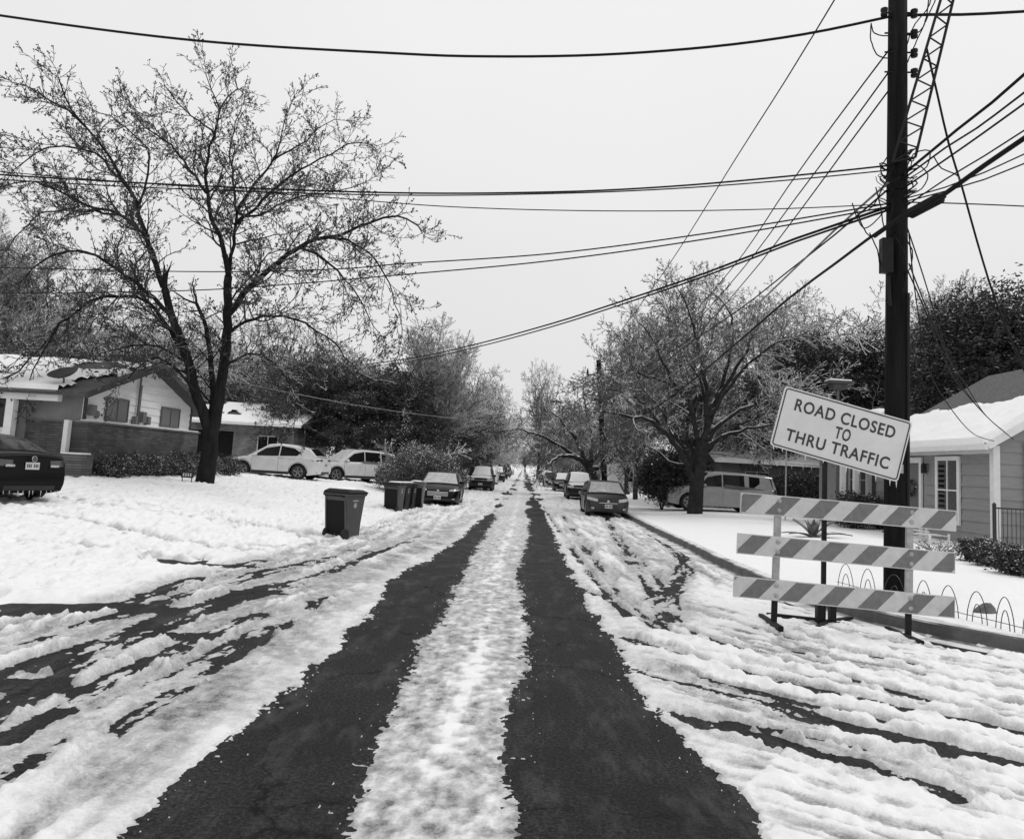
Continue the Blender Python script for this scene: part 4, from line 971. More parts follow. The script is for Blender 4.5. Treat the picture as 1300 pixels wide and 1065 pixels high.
# ------------------------------------------------------------------ buildings
def mat_brick(name, v, mortar, axis='x', scale=4.0, bw=.6, rh=.16):
    m = bpy.data.materials.new(name); m.use_nodes = True; nt = m.node_tree; b = nt.nodes['Principled BSDF']; L = nt.links.new
    tc = nt.nodes.new('ShaderNodeTexCoord'); s = nt.nodes.new('ShaderNodeSeparateXYZ'); c = nt.nodes.new('ShaderNodeCombineXYZ')
    L(tc.outputs['Object'], s.inputs[0]); L(s.outputs[1 if axis == 'x' else 0], c.inputs[0]); L(s.outputs[2], c.inputs[1])
    br = nt.nodes.new('ShaderNodeTexBrick'); br.inputs['Scale'].default_value = scale; br.inputs['Brick Width'].default_value = bw * scale * .5; br.inputs['Row Height'].default_value = rh * scale * .5
    br.inputs['Mortar Size'].default_value = .012 * scale; br.inputs['Color1'].default_value = (v * .7,) * 3 + (1,); br.inputs['Color2'].default_value = (v * 1.35,) * 3 + (1,); br.inputs['Mortar'].default_value = (mortar,) * 3 + (1,)
    L(c.outputs[0], br.inputs[0])
    n = nt.nodes.new('ShaderNodeTexNoise'); n.inputs['Scale'].default_value = 1.3; n.inputs['Detail'].default_value = 5; L(tc.outputs['Object'], n.inputs['Vector'])
    x = nt.nodes.new('ShaderNodeMix'); x.data_type = 'RGBA'; x.blend_type = 'MULTIPLY'; x.inputs[0].default_value = 1; L(br.outputs[0], x.inputs[6]); L(ramp(nt, n.outputs[0], [(.35, .65), (.65, 1.25)]), x.inputs[7])
    L(x.outputs[2], b.inputs['Base Color']); b.inputs['Roughness'].default_value = .85
    return m
m_brickL = mat_brick('long_thin_brick', .085, .045, 'x', 1.0, .8, .16); m_brickLf = mat_brick('long_thin_brick_front', .085, .045, 'y', 1.0, .8, .16)
m_sideL = mat('pale_siding', .76, .7, .10, 1.5, stretch=(1, 1, 4)); m_trimw = mat('white_trim', .72, .6, .08, 3); m_soffit = mat('dark_barge', .05, .7, .3, 4)
m_shing = mat('roof_shingles', .07, .9, .55, 9, bump=.01, bscale=30, stretch=(1, 3, 3)); m_gwall = mat('grey_render', .22, .8, .15, 2)
m_blind = mat('window_blind', .16, .3, .2, 30, stretch=(1, 1, 12), spec=.6); m_frame = mat('aluminium_frame', .12, .5, .1, 8)
m_void = mat('dark_room_glass', .008, .1, .3, 2, spec=.5); m_conduit = mat('grey_conduit', .10, .5, .3, 6); m_box = mat('meter_box', .16, .5, .25, 6)
m_sideR = mat('grey_lap_siding', .25, .65, .10, 2, stretch=(1, 1, 5)); m_conc = mat('concrete', .22, .85, .3, 3)

def snow_sheet(name, parent, fn, nu, nv, keepf, thick=.09, seed=0):
    """snow lying on a plane: fn(u,v)->point; keepf(u,v)->amount (>0 keeps), thickness fades to nothing at its ragged edge"""
    U, V_ = np.meshgrid(np.linspace(0, 1, nu), np.linspace(0, 1, nv), indexing='ij')
    p0, p1, p2 = [np.array(fn(*q), float) for q in ((0, 0), (1, 0), (0, 1))]; n = np.cross(p1 - p0, p2 - p0); n /= np.linalg.norm(n); n *= np.sign(n[2])
    P3 = p0 + U[..., None] * (p1 - p0) + V_[..., None] * (p2 - p0)
    a = keepf(U, V_); th = thick * np.clip(a * 4, 0, 1) ** .6 * (1 + .18 * vnoise(U * 9, V_ * 6, seed)) + .008
    edge = np.minimum(np.minimum(U, 1 - U) * 30, np.minimum(V_, 1 - V_) * 18); th = np.where(edge < .5, -.02, th)
    P3 = P3 + n * th[..., None]; i = np.arange(U.size).reshape(U.shape)
    ok = (a[:-1, :-1] > 0) & (a[1:, :-1] > 0) & (a[:-1, 1:] > 0) & (a[1:, 1:] > 0)
    F = np.stack([i[:-1, :-1], i[1:, :-1], i[1:, 1:], i[:-1, 1:]], -1)[ok]
    o = mesh_np(name, P3.reshape(-1, 3), [F], m_snowy, parent, smooth=True); return o

# ---- low house on the left (gable end toward the street)
H1 = empty('low_house', (-14.1, 23.8, .6)); tag(H1, 'low pale sided house with brick base, snow patched roof and dish on the left', 'house')
def rel(o, loc): return (o[0] - loc[0], o[1] - loc[1], o[2] - loc[2])
def PX(o, x, y, z): return (x + 14.1, y - 23.8, z - .6)
def hb(q, a, b): q.box2(PX(0, *a), PX(0, *b)); return q
GX = -14.1
q = MB(); q.prism([(23.8, .5), (31.6, .5), (31.6, 3.38), (27.65, 4.62), (23.8, 3.40)], lambda y, z: PX(0, GX - .04, y, z), lambda y, z: PX(0, -29, y, z)); q.build('wall', m_gwall, H1)
q = MB(); nb = 0
z = 2.36
while z < 4.55:      # lap siding of the gable
    za, zb = z, min(z + .26, 4.6)
    def lims(zz):
        if zz <= 3.38: return 23.8, 31.6
        t = (zz - 3.38) / (4.62 - 3.38); return 23.8 + t * 3.85, 31.6 - t * 3.95
    a0, b0 = lims(za); a1, b1 = lims(zb)
    q.add([PX(0, GX + .035, a0, za), PX(0, GX + .035, b0, za), PX(0, GX + .008, b1, zb), PX(0, GX + .008, a1, zb), PX(0, GX - .03, a0, za), PX(0, GX - .03, b0, za), PX(0, GX - .03, b1, zb), PX(0, GX - .03, a1, zb)],
          [(0, 1, 2, 3), (0, 4, 5, 1), (3, 2, 6, 7), (0, 3, 7, 4), (1, 5, 6, 2)]); z += .262
q.build('gable_siding', m_sideL, H1)
q = MB(); hb(q, (GX - .2, 23.62, .3), (-13.78, 31.75, 2.36)); q.build('brick_base', m_brickL, H1)
q = MB(); hb(q, (GX - .1, 23.58, 2.36), (-13.72, 31.8, 2.41)); q.build('brick_coping', m_conc, H1, bevel=.01)
q = MB(); hb(q, (GX + .03, 23.65, 2.41), (-13.76, 31.7, 2.45)); q.build('ledge_snow', m_snowy, H1, bevel=.015)
for y in (23.86, 31.5): q = MB(); hb(q, (GX, y - .06, 2.41), (GX + .06, y + .06, 3.4)); q.build('corner_board', m_soffit, H1)
def window(parent, P_, axis, pl, a0, a1, z0, z1, frame, pane, out=1, mull=1, fw=.05, name='window', rows=0):
    """window in plane axis=pl; a along the wall; out = direction of the outside"""
    def bx_(q, a, b, c, d, t0, t1):
        if axis == 'x': q.box2(P_(pl + out * t0, a, c), P_(pl + out * t1, b, d))
        else: q.box2(P_(a, pl + out * t0, c), P_(b, pl + out * t1, d))
    q = MB(); bx_(q, a0 - fw, a1 + fw, z0 - fw, z0, 0, .06); bx_(q, a0 - fw, a1 + fw, z1, z1 + fw, 0, .06); bx_(q, a0 - fw, a0, z0, z1, 0, .058); bx_(q, a1, a1 + fw, z0, z1, 0, .058)
    for i in range(mull): a = a0 + (a1 - a0) * (i + 1) / (mull + 1); bx_(q, a - .022, a + .022, z0, z1, 0, .054)
    for i in range(rows): zz = z0 + (z1 - z0) * (i + 1) / (rows + 1); bx_(q, a0, a1, zz - .022, zz + .022, 0, .05)
    w = q.build(name, frame, parent); q = MB(); bx_(q, a0, a1, z0, z1, 0, .03); q.build('pane', pane, w); return w
PH = lambda x, y, z: PX(0, x, y, z)
window(H1, PH, 'x', GX + .035, 25.05, 26.35, 2.55, 3.25, m_frame, m_blind); window(H1, PH, 'x', GX + .035, 28.9, 30.35, 2.55, 3.22, m_frame, m_blind)
q = MB(); q.tube([PX(0, GX + .1, 27.0, 2.45), PX(0, GX + .1, 27.0, 4.3), PX(0, GX + .1, 27.0, 4.75)], .035, 8); q.tube([PX(0, GX + .1, 27.12, 2.45), PX(0, GX + .1, 27.12, 3.9)], .02, 6); q.build('service_conduit', m_conduit, H1)
for a, b, c, d in ((23.98, 24.25, 2.6, 2.95), (27.25, 27.5, 2.55, 2.95), (27.65, 27.85, 2.5, 2.8), (26.75, 26.9, 2.45, 2.75)):
    q = MB(); hb(q, (GX + .03, a, c), (GX + .2, b, d)); q.build('meter_box', m_box, H1, bevel=.02)
q = MB(); q.lathe([(.13, 0), (.13, .05), (.09, .09), (.0, .1)], 16, PX(0, GX + .03, 24.5, 2.66), 'X'); q.build('meter', m_box, H1)
# roof planes: front eave y=22.95, ridge y=27.65
EZ, RZ = 3.26, 4.78
q = MB()
for (ya, za, yb, zb) in ((22.9, EZ, 27.65, RZ), (32.4, 3.20, 27.65, RZ)):
    q.add([PX(0, -13.55, ya, za), PX(0, -29.5, ya, za), PX(0, -29.5, yb, zb), PX(0, -13.55, yb, zb), PX(0, -13.55, ya, za - .13), PX(0, -29.5, ya, za - .13), PX(0, -29.5, yb, zb - .13), PX(0, -13.55, yb, zb - .13)],
          [(0, 1, 2, 3), (4, 7, 6, 5), (0, 4, 5, 1), (3, 7, 4, 0), (1, 5, 6, 2)])
rf = q.build('roof', m_shing, H1)
q = MB()
for (ya, za, yb, zb) in ((22.9, EZ, 27.65, RZ), (32.4, 3.20, 27.65, RZ)): q.beam(PX(0, -13.52, ya, za - .08), PX(0, -13.52, yb, zb - .08), .05, .2)
q.build('barge_board', m_soffit, H1)
def k1(U, V_):
    x = -13.7 - U * 15.5; y = 22.95 + V_ * 4.6
    edge = (-14.15 - x) * .9 - .10 * (y - 23) + .5 * fbm(x * 1.3, y * 1.6, 3, 7)
    hole = 1.2 - .8 * ((np.abs(x + 15.3) / 1.3) ** 2 + 0 * y) - .8 * ((y - 26.6) / .9) ** 2
    top = (27.35 - y) * 1.4 + .35 * fbm(x * .9, y * 1.5, 3, 12)
    strip = .25 - np.abs((x + 14.15) + .0) * .55 + .25 * fbm(x * 2, y * 2, 3, 19) - 3 * np.clip(25.2 - y, 0, 1)
    a = np.minimum(edge, top); a = np.minimum(a, .25 - hole * .3)
    return np.clip(np.maximum(a, np.minimum(strip, top)), -1, 1)
snow_sheet('roof_snow', H1, lambda u, v: PX(0, -13.7 - u * 15.5, 22.88 + v * 4.7, EZ + .0 + v * (RZ - EZ) * 4.7 / 4.75), 120, 50, k1, .12)
# front entry facing the cross street
q = MB(); hb(q, (-15.8, 23.68, .5), (-14.3, 23.76, 2.35)); hb(q, (-29, 23.6, .5), (-17.3, 23.76, 2.2)); q.build('front_brick', m_brickLf, H1)
q = MB()
for x in (-17.15, -16.0): hb(q, (x - .12, 23.1, .5), (x + .12, 23.34, 3.15))
hb(q, (-17.3, 23.08, 2.95), (-14.5, 23.3, 3.15)); hb(q, (-14.42, 23.4, .5), (-14.28, 23.6, 2.4))
q.build('porch_frame', m_trimw, H1)
q = MB(); hb(q, (-16.95, 23.6, 2.1), (-16.2, 23.7, 3.05)); q.build('door_glass', m_void, H1)
q = MB(); hb(q, (-16.98, 23.58, .6), (-16.17, 23.7, 2.06)); q.build('door', m_trimw, H1)
q = MB(); hb(q, (-16.9, 22.9, 1.5), (-14.6, 22.94, 1.54))
for i in range(16): x = -16.88 + i * .15; hb(q, (x, 22.91, .7), (x + .02, 22.93, 1.5))
q.build('porch_railing', m_black, H1)
q = MB(); hb(q, (-14.2, 22.9, .5), (-13.45, 23.55, 1.35)); q.build('brick_planter', m_brickL, H1)
q = MB(); hb(q, (-14.15, 22.95, 1.35), (-13.5, 23.5, 1.40)); q.build('planter_snow', m_snowy, H1, bevel=.02)
# dish on the roof corner
DS = empty('satellite_dish', (-14.55, 23.35, 3.40)); tag(DS, 'dark satellite dish standing on the roof corner of the low pale house', 'satellite dish')
q = MB(); q.tube([(0, 0, -.02), (0, 0, .25), (.0, -.05, .33)], .03, 8); q.build('mast', m_conduit, DS)
q = MB(); prof = [(r, .16 * (r / .43) ** 2) for r in (0.001, .12, .24, .34, .43)] + [(.44, .165), (.43, .15)] + [(r, .16 * (r / .43) ** 2 - .015) for r in (.34, .24, .12, .001)]
q.lathe(prof, 28, cap=False); d = q.build('dish', mat('dish_grey', .028, .5, .2, 4), DS, smooth=True, loc=(0, -.02, .34)); d.rotation_euler = (math.radians(28), math.radians(-6), 0)

# ---- second house behind the bare tree
H2 = empty('brick_house', (-17, 47, .7)); tag(H2, 'brick house with snowy low roof edge glimpsed behind the big bare tree', 'house')
q = MB(); q.box2((-7, 0, -.3), (2.6, 8, 2.7)); q.build('wall', mat_brick('pale_brick', .16, .25, 'y', 1.0, .5, .15), H2)
q = MB(); q.box2((-4.4, -.02, -.2), (-1.2, .02, 2.2)); q.build('garage_shade_sheet', m_void, H2)  # flat dark sheet on the wall, painted shade of the space inside
q = MB(); q.prism([(-1, 2.75), (9, 2.75), (4, 4.2)], lambda y, z: (-7.6, y, z), lambda y, z: (3.3, y, z)); q.build('roof', m_shing, H2)
snow_sheet('roof_snow', H2, lambda u, v: (-7.6 + u * 10.9, -1 + v * 5, 2.77 + v * 1.45), 60, 24, lambda U, V_: .6 + .8 * fbm(U * 6, V_ * 4, 3, 4) - .35 * V_, .12)
q = MB(); q.box2((-7.6, -1.08, 2.62), (3.3, -.98, 2.78)); q.build('fascia', m_trimw, H2)
window(H2, lambda x, y, z: (x, y, z), 'y', -.0, .4, 1.6, .9, 2.0, m_trimw, m_void, out=-1)

# ---- grey house on the right
RX, RY0, RY1 = 14.05, 23.0, 30.6
H3 = empty('grey_house', (RX, RY0, .0)); tag(H3, 'grey lap sided cottage with white trim and thick snow on its roof at the right', 'house')
PR = lambda x, y, z: (x - RX, y - RY0, z)
q = MB(); q.box2(PR(RX + .03, RY0 + .03, -.2), PR(24, RY1, 3.3))
q.prism([(14.1, 3.3), (24, 3.3), (24, 6.4), (19.0, 6.3)], lambda x, z: PR(x, RY0 + .05, z), lambda x, z: PR(x, RY0 + .3, z)); q.build('wall', m_sideR, H3)
q = MB()      # lap boards on both walls
z = .12
while z < 3.25:
    zb = z + .355
    for (a, b) in ((RY0 + .02, 26.95), (28.1, RY1)):
        q.add([PR(RX - .012, a, z), PR(RX - .012, b, z), PR(RX + .022, b, zb), PR(RX + .022, a, zb), PR(RX + .028, a, z), PR(RX + .028, b, z)], [(0, 1, 2, 3), (0, 4, 5, 1)])
    z = zb + .002
z = .12
while z < 6.2:
    zb = z + .355; xa = RX + .02 if z < 3.2 else RX + .1 + (z - 3.2) / .62; 
    q.add([PR(xa, RY0 - .012, z), PR(24, RY0 - .012, z), PR(24, RY0 + .022, zb), PR(xa + (0 if z < 3.0 else .5), RY0 + .022, zb), PR(xa, RY0 + .028, z), PR(24, RY0 + .028, z)], [(0, 3, 2, 1), (0, 1, 5, 4)]); z = zb + .002
q.build('lap_siding', m_sideR, H3)
q = MB(); q.box2(PR(RX - .035, RY0 - .03, 0), PR(RX + .03, RY0 + .15, 3.2)); q.box2(PR(RX - .03, RY0 - .045, 0), PR(RX + .16, RY0 + .02, 3.15))
q.box2(PR(RX - .04, RY0 - .04, 2.92), PR(RX + .02, RY1, 3.25)); q.build('white_trim_board', m_trimw, H3)
q = MB(); q.box2(PR(RX - .03, RY0 - .02, -.1), PR(RX + .02, RY1, .13)); q.build('foundation', m_conc, H3)
window(H3, PR, 'x', RX - .012, 24.85, 26.0, .78, 2.72, m_trimw, mat('dim_window_blind', .085, .25, .5, 14, stretch=(1, 1, 6), spec=.6), out=-1, mull=1, rows=1, fw=.14)
q = MB()
for i in range(11): q.box2(PR(RX - .046, 25.6, .85 + i * .165), PR(RX - .040, 25.97, .93 + i * .165))
q.build('shutter_slats', m_void, H3)
DR = MB(); DR.box2(PR(RX - .03, 27.25, .25), PR(RX + .02, 28.0, 2.6)); dr = DR.build('door', m_blind, H3)
q = MB(); q.box2(PR(RX - .07, 27.05, .1), PR(RX - .0, 27.2, 2.85)); q.box2(PR(RX - .07, 28.05, .1), PR(RX - .0, 28.25, 2.85)); q.box2(PR(RX - .065, 27.2, 2.65), PR(RX - .0, 28.05, 2.85)); q.build('door_frame', m_trimw, H3)
q = MB(); q.box2(PR(RX - .04, 27.2, 0), PR(RX - .9, 28.2, .2)); q.build('step', m_conc, H3)
q = MB(); q.box((-.14, 3.72, 2.42), (.14, .14, .26)); q.box((-.07, 3.72, 2.6), (.14, .04, .04)); q.lathe([(.02, .02), (.11, .0), (.02, .1)], 8, (-.14, 3.72, 2.55)); q.build('porch_lamp', m_black, H3)
# roof: one slope rising away from the street, rake facing us
sl = .62
def rp(x, y, o=0): return PR(x, y, 3.22 + (x - 13.65) * sl + o)
q = MB(); x0, x1, ya, yb = 13.6, 19.0, 22.55, 31.4
q.add([rp(x0, ya), rp(x1, ya), rp(x1, yb), rp(x0, yb), rp(x0, ya, -.14), rp(x1, ya, -.14), rp(x1, yb, -.14), rp(x0, yb, -.14)], [(0, 1, 2, 3), (7, 6, 5, 4), (4, 5, 1, 0), (3, 2, 6, 7), (0, 3, 7, 4)])
q.add([rp(x1, ya), rp(x1, yb), (x1 + 5.4 - RX, yb - RY0, 3.22), (x1 + 5.4 - RX, ya - RY0, 3.22)], [(0, 1, 2, 3)]); q.build('roof', mat('dark_roof_shingles', .10, .9, .8, 5, bump=.012, bscale=20, stretch=(1, 4, 4), snow=(1.12, .1, .75, 2.5)), H3)
q = MB(); q.beam(rp(13.58, 22.5, -.06), rp(19.0, 22.5, -.06), .06, .22); q.box2(PR(13.5, 22.5, 3.0), PR(13.6, 31.4, 3.16)); q.build('barge_board', m_trimw, H3)
def k3(U, V_):
    x = 13.6 + U * 5.4; y = 22.55 + V_ * 8.85; return np.clip((16.35 - x) + .22 * fbm(x * 2, y * 1.2, 3, 44) - .02 * (y - 22), -1, 1)
snow_sheet('roof_snow', H3, lambda u, v: rp(13.5 + u * 5.5, 22.5 + v * 8.9, .0), 70, 80, k3, .16)
q = MB(); q.lathe([(.07, 0), (.07, .7), (.0, .71)], 10, rp(17.6, 26.3)); q.build('vent_pipe', m_conduit, H3)
q = MB(); q.tube([(.9, -.06, .1), (.9, -.06, 3.3)], .03, 8); q.build('conduit', m_conduit, H3)
q = MB(); q.box((2.0, -.3, .9), (.5, .3, .9)); ub = q.build('utility_box', m_gwall, H3, bevel=.02); q = MB(); q.box((2.0, -.3, 1.39), (.52, .32, .09)); q.build('box_snow', m_snowy, ub, bevel=.03)
# far porch with white posts and a bay
q = MB()
for y, x in ((31.6, 13.15), (31.2, 13.5), (31.6, 14.2)): q.box2(PR(x - .09, y - .09, 0), PR(x + .09, y + .09, 3.2))
q.box2(PR(13.0, 31.1, 2.95), PR(16.5, 31.3, 3.25)); q.build('porch_post', m_trimw, H3)
q = MB(); q.prism([(12.8, 3.25), (16.8, 3.25), (14.6, 4.9)], lambda x, z: PR(x, 31.0, z), lambda x, z: PR(x, 35, z)); q.build('porch_gable', m_trimw, H3)
snow_sheet('porch_snow', H3, lambda u, v: PR(12.8 + u * 1.8, 30.9 + v * 4.1, 3.27 + u * 1.65), 16, 24, lambda U, V_: 1 + 0 * U, .14)
q = MB(); q.box2(PR(13.3, 32.0, 0), PR(16.5, 34.5, 3.2)); q.build('porch_wall', m_sideR, H3)
window(H3, PR, 'y', 32.0, 13.6, 14.4, .7, 2.6, m_trimw, m_blind, out=-1, mull=1, rows=2)

WR = empty('door_wreath', (RX - .10, 27.62, 1.75)); tag(WR, 'leafy round wreath hanging on the front door of the grey cottage', 'wreath')
q = MB()
for i in range(150):
    a = R_.random() * 6.283; r = .23 + R_.uniform(-.07, .07); c = Vector((R_.uniform(-.05, .02), math.cos(a) * r, math.sin(a) * r)); d = Vector((R_.uniform(-1, 1), R_.uniform(-1, 1), R_.uniform(-1, 1))).normalized() * .06; e = d.cross(Vector((R_.uniform(-1, 1), 1, .3))).normalized() * .022
    q.add([c - d, c + e, c + d, c - e], [(0, 1, 2, 3)])
q.build('leaves', m_leafs, WR)
q = MB(); q.lathe([(.22 + .02 * math.cos(a), .02 * math.sin(a)) for a in np.linspace(0, 6.283, 9)], 24, (0, 0, 0), 'X', cap=False); q.build('ring', m_bark, WR)

# ---- iron fence beside the grey house
FN = empty('iron_fence', (12.95, 21.2, gz(12.95, 21.2))); tag(FN, 'black iron picket fence running right from the corner of the grey cottage', 'fence')
q = MB()
for z in (.22, 1.22): q.beam((0, 0, z), (7.5, .35, z), .03, .04)
for i in range(1, 62): t = i / 62; q.tube([(7.5 * t, .35 * t, .1), (7.5 * t, .35 * t, 1.22)], .009, 5)
q.build('pickets', m_black, FN)
for x in (0, 2.5, 5.0, 7.5):
    q = MB(); q.box((x, x * .0467, .62), (.07, .07, 1.36)); q.lathe([(.05, 1.30), (.05, 1.33), (.0, 1.38)], 8, (x, x * .0467, 0)); q.build('post', m_black, FN)

# ---- houses further down the street, mostly hidden
def far_house(name, label, x, y, w, d, h, rh, wallm, front=1):
    H = empty(name, (x, y, gz(x, y))); tag(H, label, 'house')
    q = MB(); q.box2((-w / 2, 0, -.5), (w / 2, d, h)); q.build('wall', wallm, H)
    q = MB(); q.prism([(-.7, h), (d + .7, h), (d / 2, h + rh)], lambda a, b: (-w / 2 - .5, a, b), lambda a, b: (w / 2 + .5, a, b)); q.build('roof', m_shing, H)
    snow_sheet('roof_snow', H, lambda u, v: (-w / 2 - .5 + u * (w + 1), -.7 + v * (d / 2 + .7), h + .02 + v * rh), 40, 20, lambda U, V_: .7 + .6 * fbm(U * 6, V_ * 4, 3, int(x) + 50), .14)
    for i in range(2): window(H, lambda a, b, c: (a, b, c), 'y', 0, -w / 3 + i * w / 2.2, -w / 3 + i * w / 2.2 + 1.3, .9, 2.1, m_trimw, m_void, out=-1)
    q = MB(); xs = w / 2 * (-1 if x > 0 else 1); window(H, lambda a, b, c: (a, b, c), 'x', xs, d * .3, d * .3 + 1.4, .9, 2.1, m_trimw, m_void, out=1 if x < 0 else -1)
    return H
far_house('carport_house', 'dim low house with snowy carport roof behind the silver SUV', 16.2, 45.5, 9, 7, 2.6, 1.3, m_gwall)
far_house('bungalow', 'snow roofed bungalow half hidden by the holly behind the right hand parked cars', 11.5, 66, 8, 8, 2.7, 1.6, m_sideL)
far_house('bungalow', 'distant bungalow behind the trees left of the street past the evergreen wall', -13.5, 84, 8, 8, 2.7, 1.5, m_gwall)

# ------------------------------------------------------------------ barricade
m_brd = mat('reflective_white_board', .56, .5, .12, 9); m_org = mat('faded_orange_stripe', .155, .45, .2, 12); m_post = mat('galvanised_post', .36, .45, .25, 12, metal=.2)
m_leg = mat('dark_steel_leg', .014, .6, .4, 12, spec=.2)
BA = empty('road_barricade', (3.86, 9.30, gz(3.86, 9.3)), 0, rot=(math.radians(-2), math.radians(1.6), math.radians(-4))); tag(BA, 'three board striped traffic barricade standing in the slush by the kerb', 'barricade')
for n_, (zt, x0, x1, ph) in enumerate(((1.55, -1.24, 1.27, .06), (1.06, -1.26, 1.26, .20), (.55, -1.28, 1.26, .30))):
    bh = .245
    q = MB(); q.box2((x0, -.075, zt - bh), (x1, -.045, zt)); bd = q.build('board', m_brd, BA, bevel=.004)
    q = MB(); per = .455; sk = .20; k = -2
    while x0 - .5 + k * per + ph < x1:
        a = x0 + (k - .5) * per + ph; poly = [(a, zt - bh + .012), (a + .225, zt - bh + .012), (a + .225 + sk, zt - .012), (a + sk, zt - .012)]
        def clipx(pl, lim, sg):
            o = []
            for i in range(len(pl)):
                p, r = pl[i], pl[(i + 1) % len(pl)]; ip, ir = (p[0] - lim) * sg > 0, (r[0] - lim) * sg > 0
                if ip: o.append(p)
                if ip != ir: t = (lim - p[0]) / (r[0] - p[0]); o.append((lim, p[1] + t * (r[1] - p[1])))
            return o
        poly = clipx(clipx(poly, x0 + .01, 1), x1 - .01, -1) if poly else []
        if len(poly) > 2: q.prism(poly, lambda x, z: (x, -.0775, z), lambda x, z: (x, -.0745, z))
        k += 1
    q.build('stripes', m_org, bd)
    for xb in (-.78, .76):
        for dz in (.065, .18):
            q = MB(); q.lathe([(.026, 0), (.026, -.008), (.014, -.016), (.0, -.017)], 12, (xb, -.077, zt - dz), 'Y'); q.build('bolt', m_post, bd)
for xb in (-.78, .76):
    q = MB(); q.box2((xb - .04, -.044, .50), (xb + .04, .01, 1.53)); q.build('post', m_post, BA, bevel=.006)
    q = MB(); q.box2((xb - .034, -.036, -.03), (xb + .034, .004, .50)); q.build('leg', m_leg, BA, bevel=.005)
    q = MB(); q.beam((xb - .02, -.42, .035), (xb - .02, .55, .035), .06, .06); q.build('foot', m_leg, BA, bevel=.005)

# ------------------------------------------------------------------ road sign
SX, SY = 3.98, 9.72
SG = empty('road_closed_sign', (SX - .1, SY, gz(SX - .1, SY))); tag(SG, 'white tilted ROAD CLOSED TO THRU TRAFFIC sign on a post above the barricade', 'sign')
bz = gz(SX - .1, SY)
tilt = math.radians(13.2); sw, sh = 1.66, .79
q = MB(); r = .045; pts = []
for cx, cz, a0 in ((sw / 2 - r, sh / 2 - r, 0), (-sw / 2 + r, sh / 2 - r, 90), (-sw / 2 + r, -sh / 2 + r, 180), (sw / 2 - r, -sh / 2 + r, 270)):
    for a in range(0, 91, 22): t = math.radians(a0 + a); pts.append((cx + r * math.cos(t), cz + r * math.sin(t)))
q.prism(pts, lambda x, z: (x, -.012, z), lambda x, z: (x, .006, z))
m_sign = mat('reflective_sheeting', .66, .35, .07, 3)
cpos = P(1067.5, 550.5, SY) 
panel = q.build('sign_panel', m_sign, SG, loc=(cpos[0] - SG.location.x, 0, cpos[2] - bz)); panel.rotation_euler = (math.radians(1), tilt, 0)
q = MB()
def frame_ring(q, w, h, r, t, y):
    def ring(w, h, r):
        o = []
        for cx, cz, a0 in ((w / 2 - r, h / 2 - r, 0), (-w / 2 + r, h / 2 - r, 90), (-w / 2 + r, -h / 2 + r, 180), (w / 2 - r, -h / 2 + r, 270)):
            for a in range(0, 91, 15): tt = math.radians(a0 + a); o.append((cx + r * math.cos(tt), y, cz + r * math.sin(tt)))
        return o
    A, B = ring(w, h, r), ring(w - 2 * t, h - 2 * t, max(r - t, .005)); n = len(A)
    q.add(A + B, [(i, (i + 1) % n, n + (i + 1) % n, n + i) for i in range(n)])
frame_ring(q, sw - .035, sh - .035, .04, .016, -.0145); q.build('border', m_plateink, panel)
def text_mesh(s, size, xs, bold):
    cu = bpy.data.curves.new('lettering', 'FONT'); cu.body = s; cu.size = size; cu.align_x = 'CENTER'; cu.align_y = 'CENTER'; cu.offset = bold; cu.space_character = 1.12; cu.space_word = .95
    o = bpy.data.objects.new('lettering', cu); COL.objects.link(o); dg = bpy.context.evaluated_depsgraph_get(); dg.update()
    me = bpy.data.meshes.new_from_object(o.evaluated_get(dg)); bpy.data.objects.remove(o); bpy.data.curves.remove(cu)
    me.transform(Matrix.Rotation(math.radians(90), 4, 'X') @ Matrix.Diagonal((xs, 1, 1, 1))); return me
for s, z, width in (('ROAD CLOSED', .20, 1.30), ('TO', .0, .20), ('THRU TRAFFIC', -.20, 1.34)):
    me = text_mesh(s, .212, 1, .0042); vx = [v.co.x for v in me.vertices]; wd = max(vx) - min(vx); me.transform(Matrix.Diagonal((width / wd, 1, 1, 1)))
    vx = [v.co.x for v in me.vertices]; mid_ = (max(vx) + min(vx)) / 2; vz = [v.co.z for v in me.vertices]; mz = (max(vz) + min(vz)) / 2
    me.transform(Matrix.Translation((-mid_ + (.02 if s == 'TO' else 0), -.0155, z - mz)) )
    me.materials.clear(); me.materials.append(m_plateink); o = bpy.data.objects.new('lettering', me); COL.objects.link(o); o.parent = panel
for t in (-.47, -.40, -.22, -.08, .1, .2, .33, .44, .49):
    x = t * sw; L_ = R_.uniform(.03, .12); c_, s_ = math.cos(tilt), math.sin(tilt); bx = x * c_ - (sh / 2) * s_; bzz = -x * s_ - (sh / 2) * c_
    q = MB(); q.lathe([(.009, .01), (.007, -L_ * .4), (.001, -L_)], 6, (0, 0, 0)); q.build('icicle', m_ice, SG, smooth=True, loc=(panel.location.x + bx, 0, panel.location.z + bzz))
q = MB(); q.box2((-.025 - .05, .012, .0), (.025 - .05, .06, 2.75)); q.build('post', m_leg, SG)
for x in (-.10, .06):
    q = MB(); q.box2((x - .035, -.02, -.03), (x + .035, .09, .30)); q.build('socket', m_leg, SG, bevel=.006)
for a, b in (((-.02, .03, .06), (-.65, .35, .04)), ((-.02, .03, .05), (.35, -.15, .03)), ((0, .03, .05), (-.25, -.3, .03)), ((0, .03, .05), (.5, .5, .03))):
    q = MB(); q.beam(a, b, .05, .035); q.build('foot', m_leg, SG)

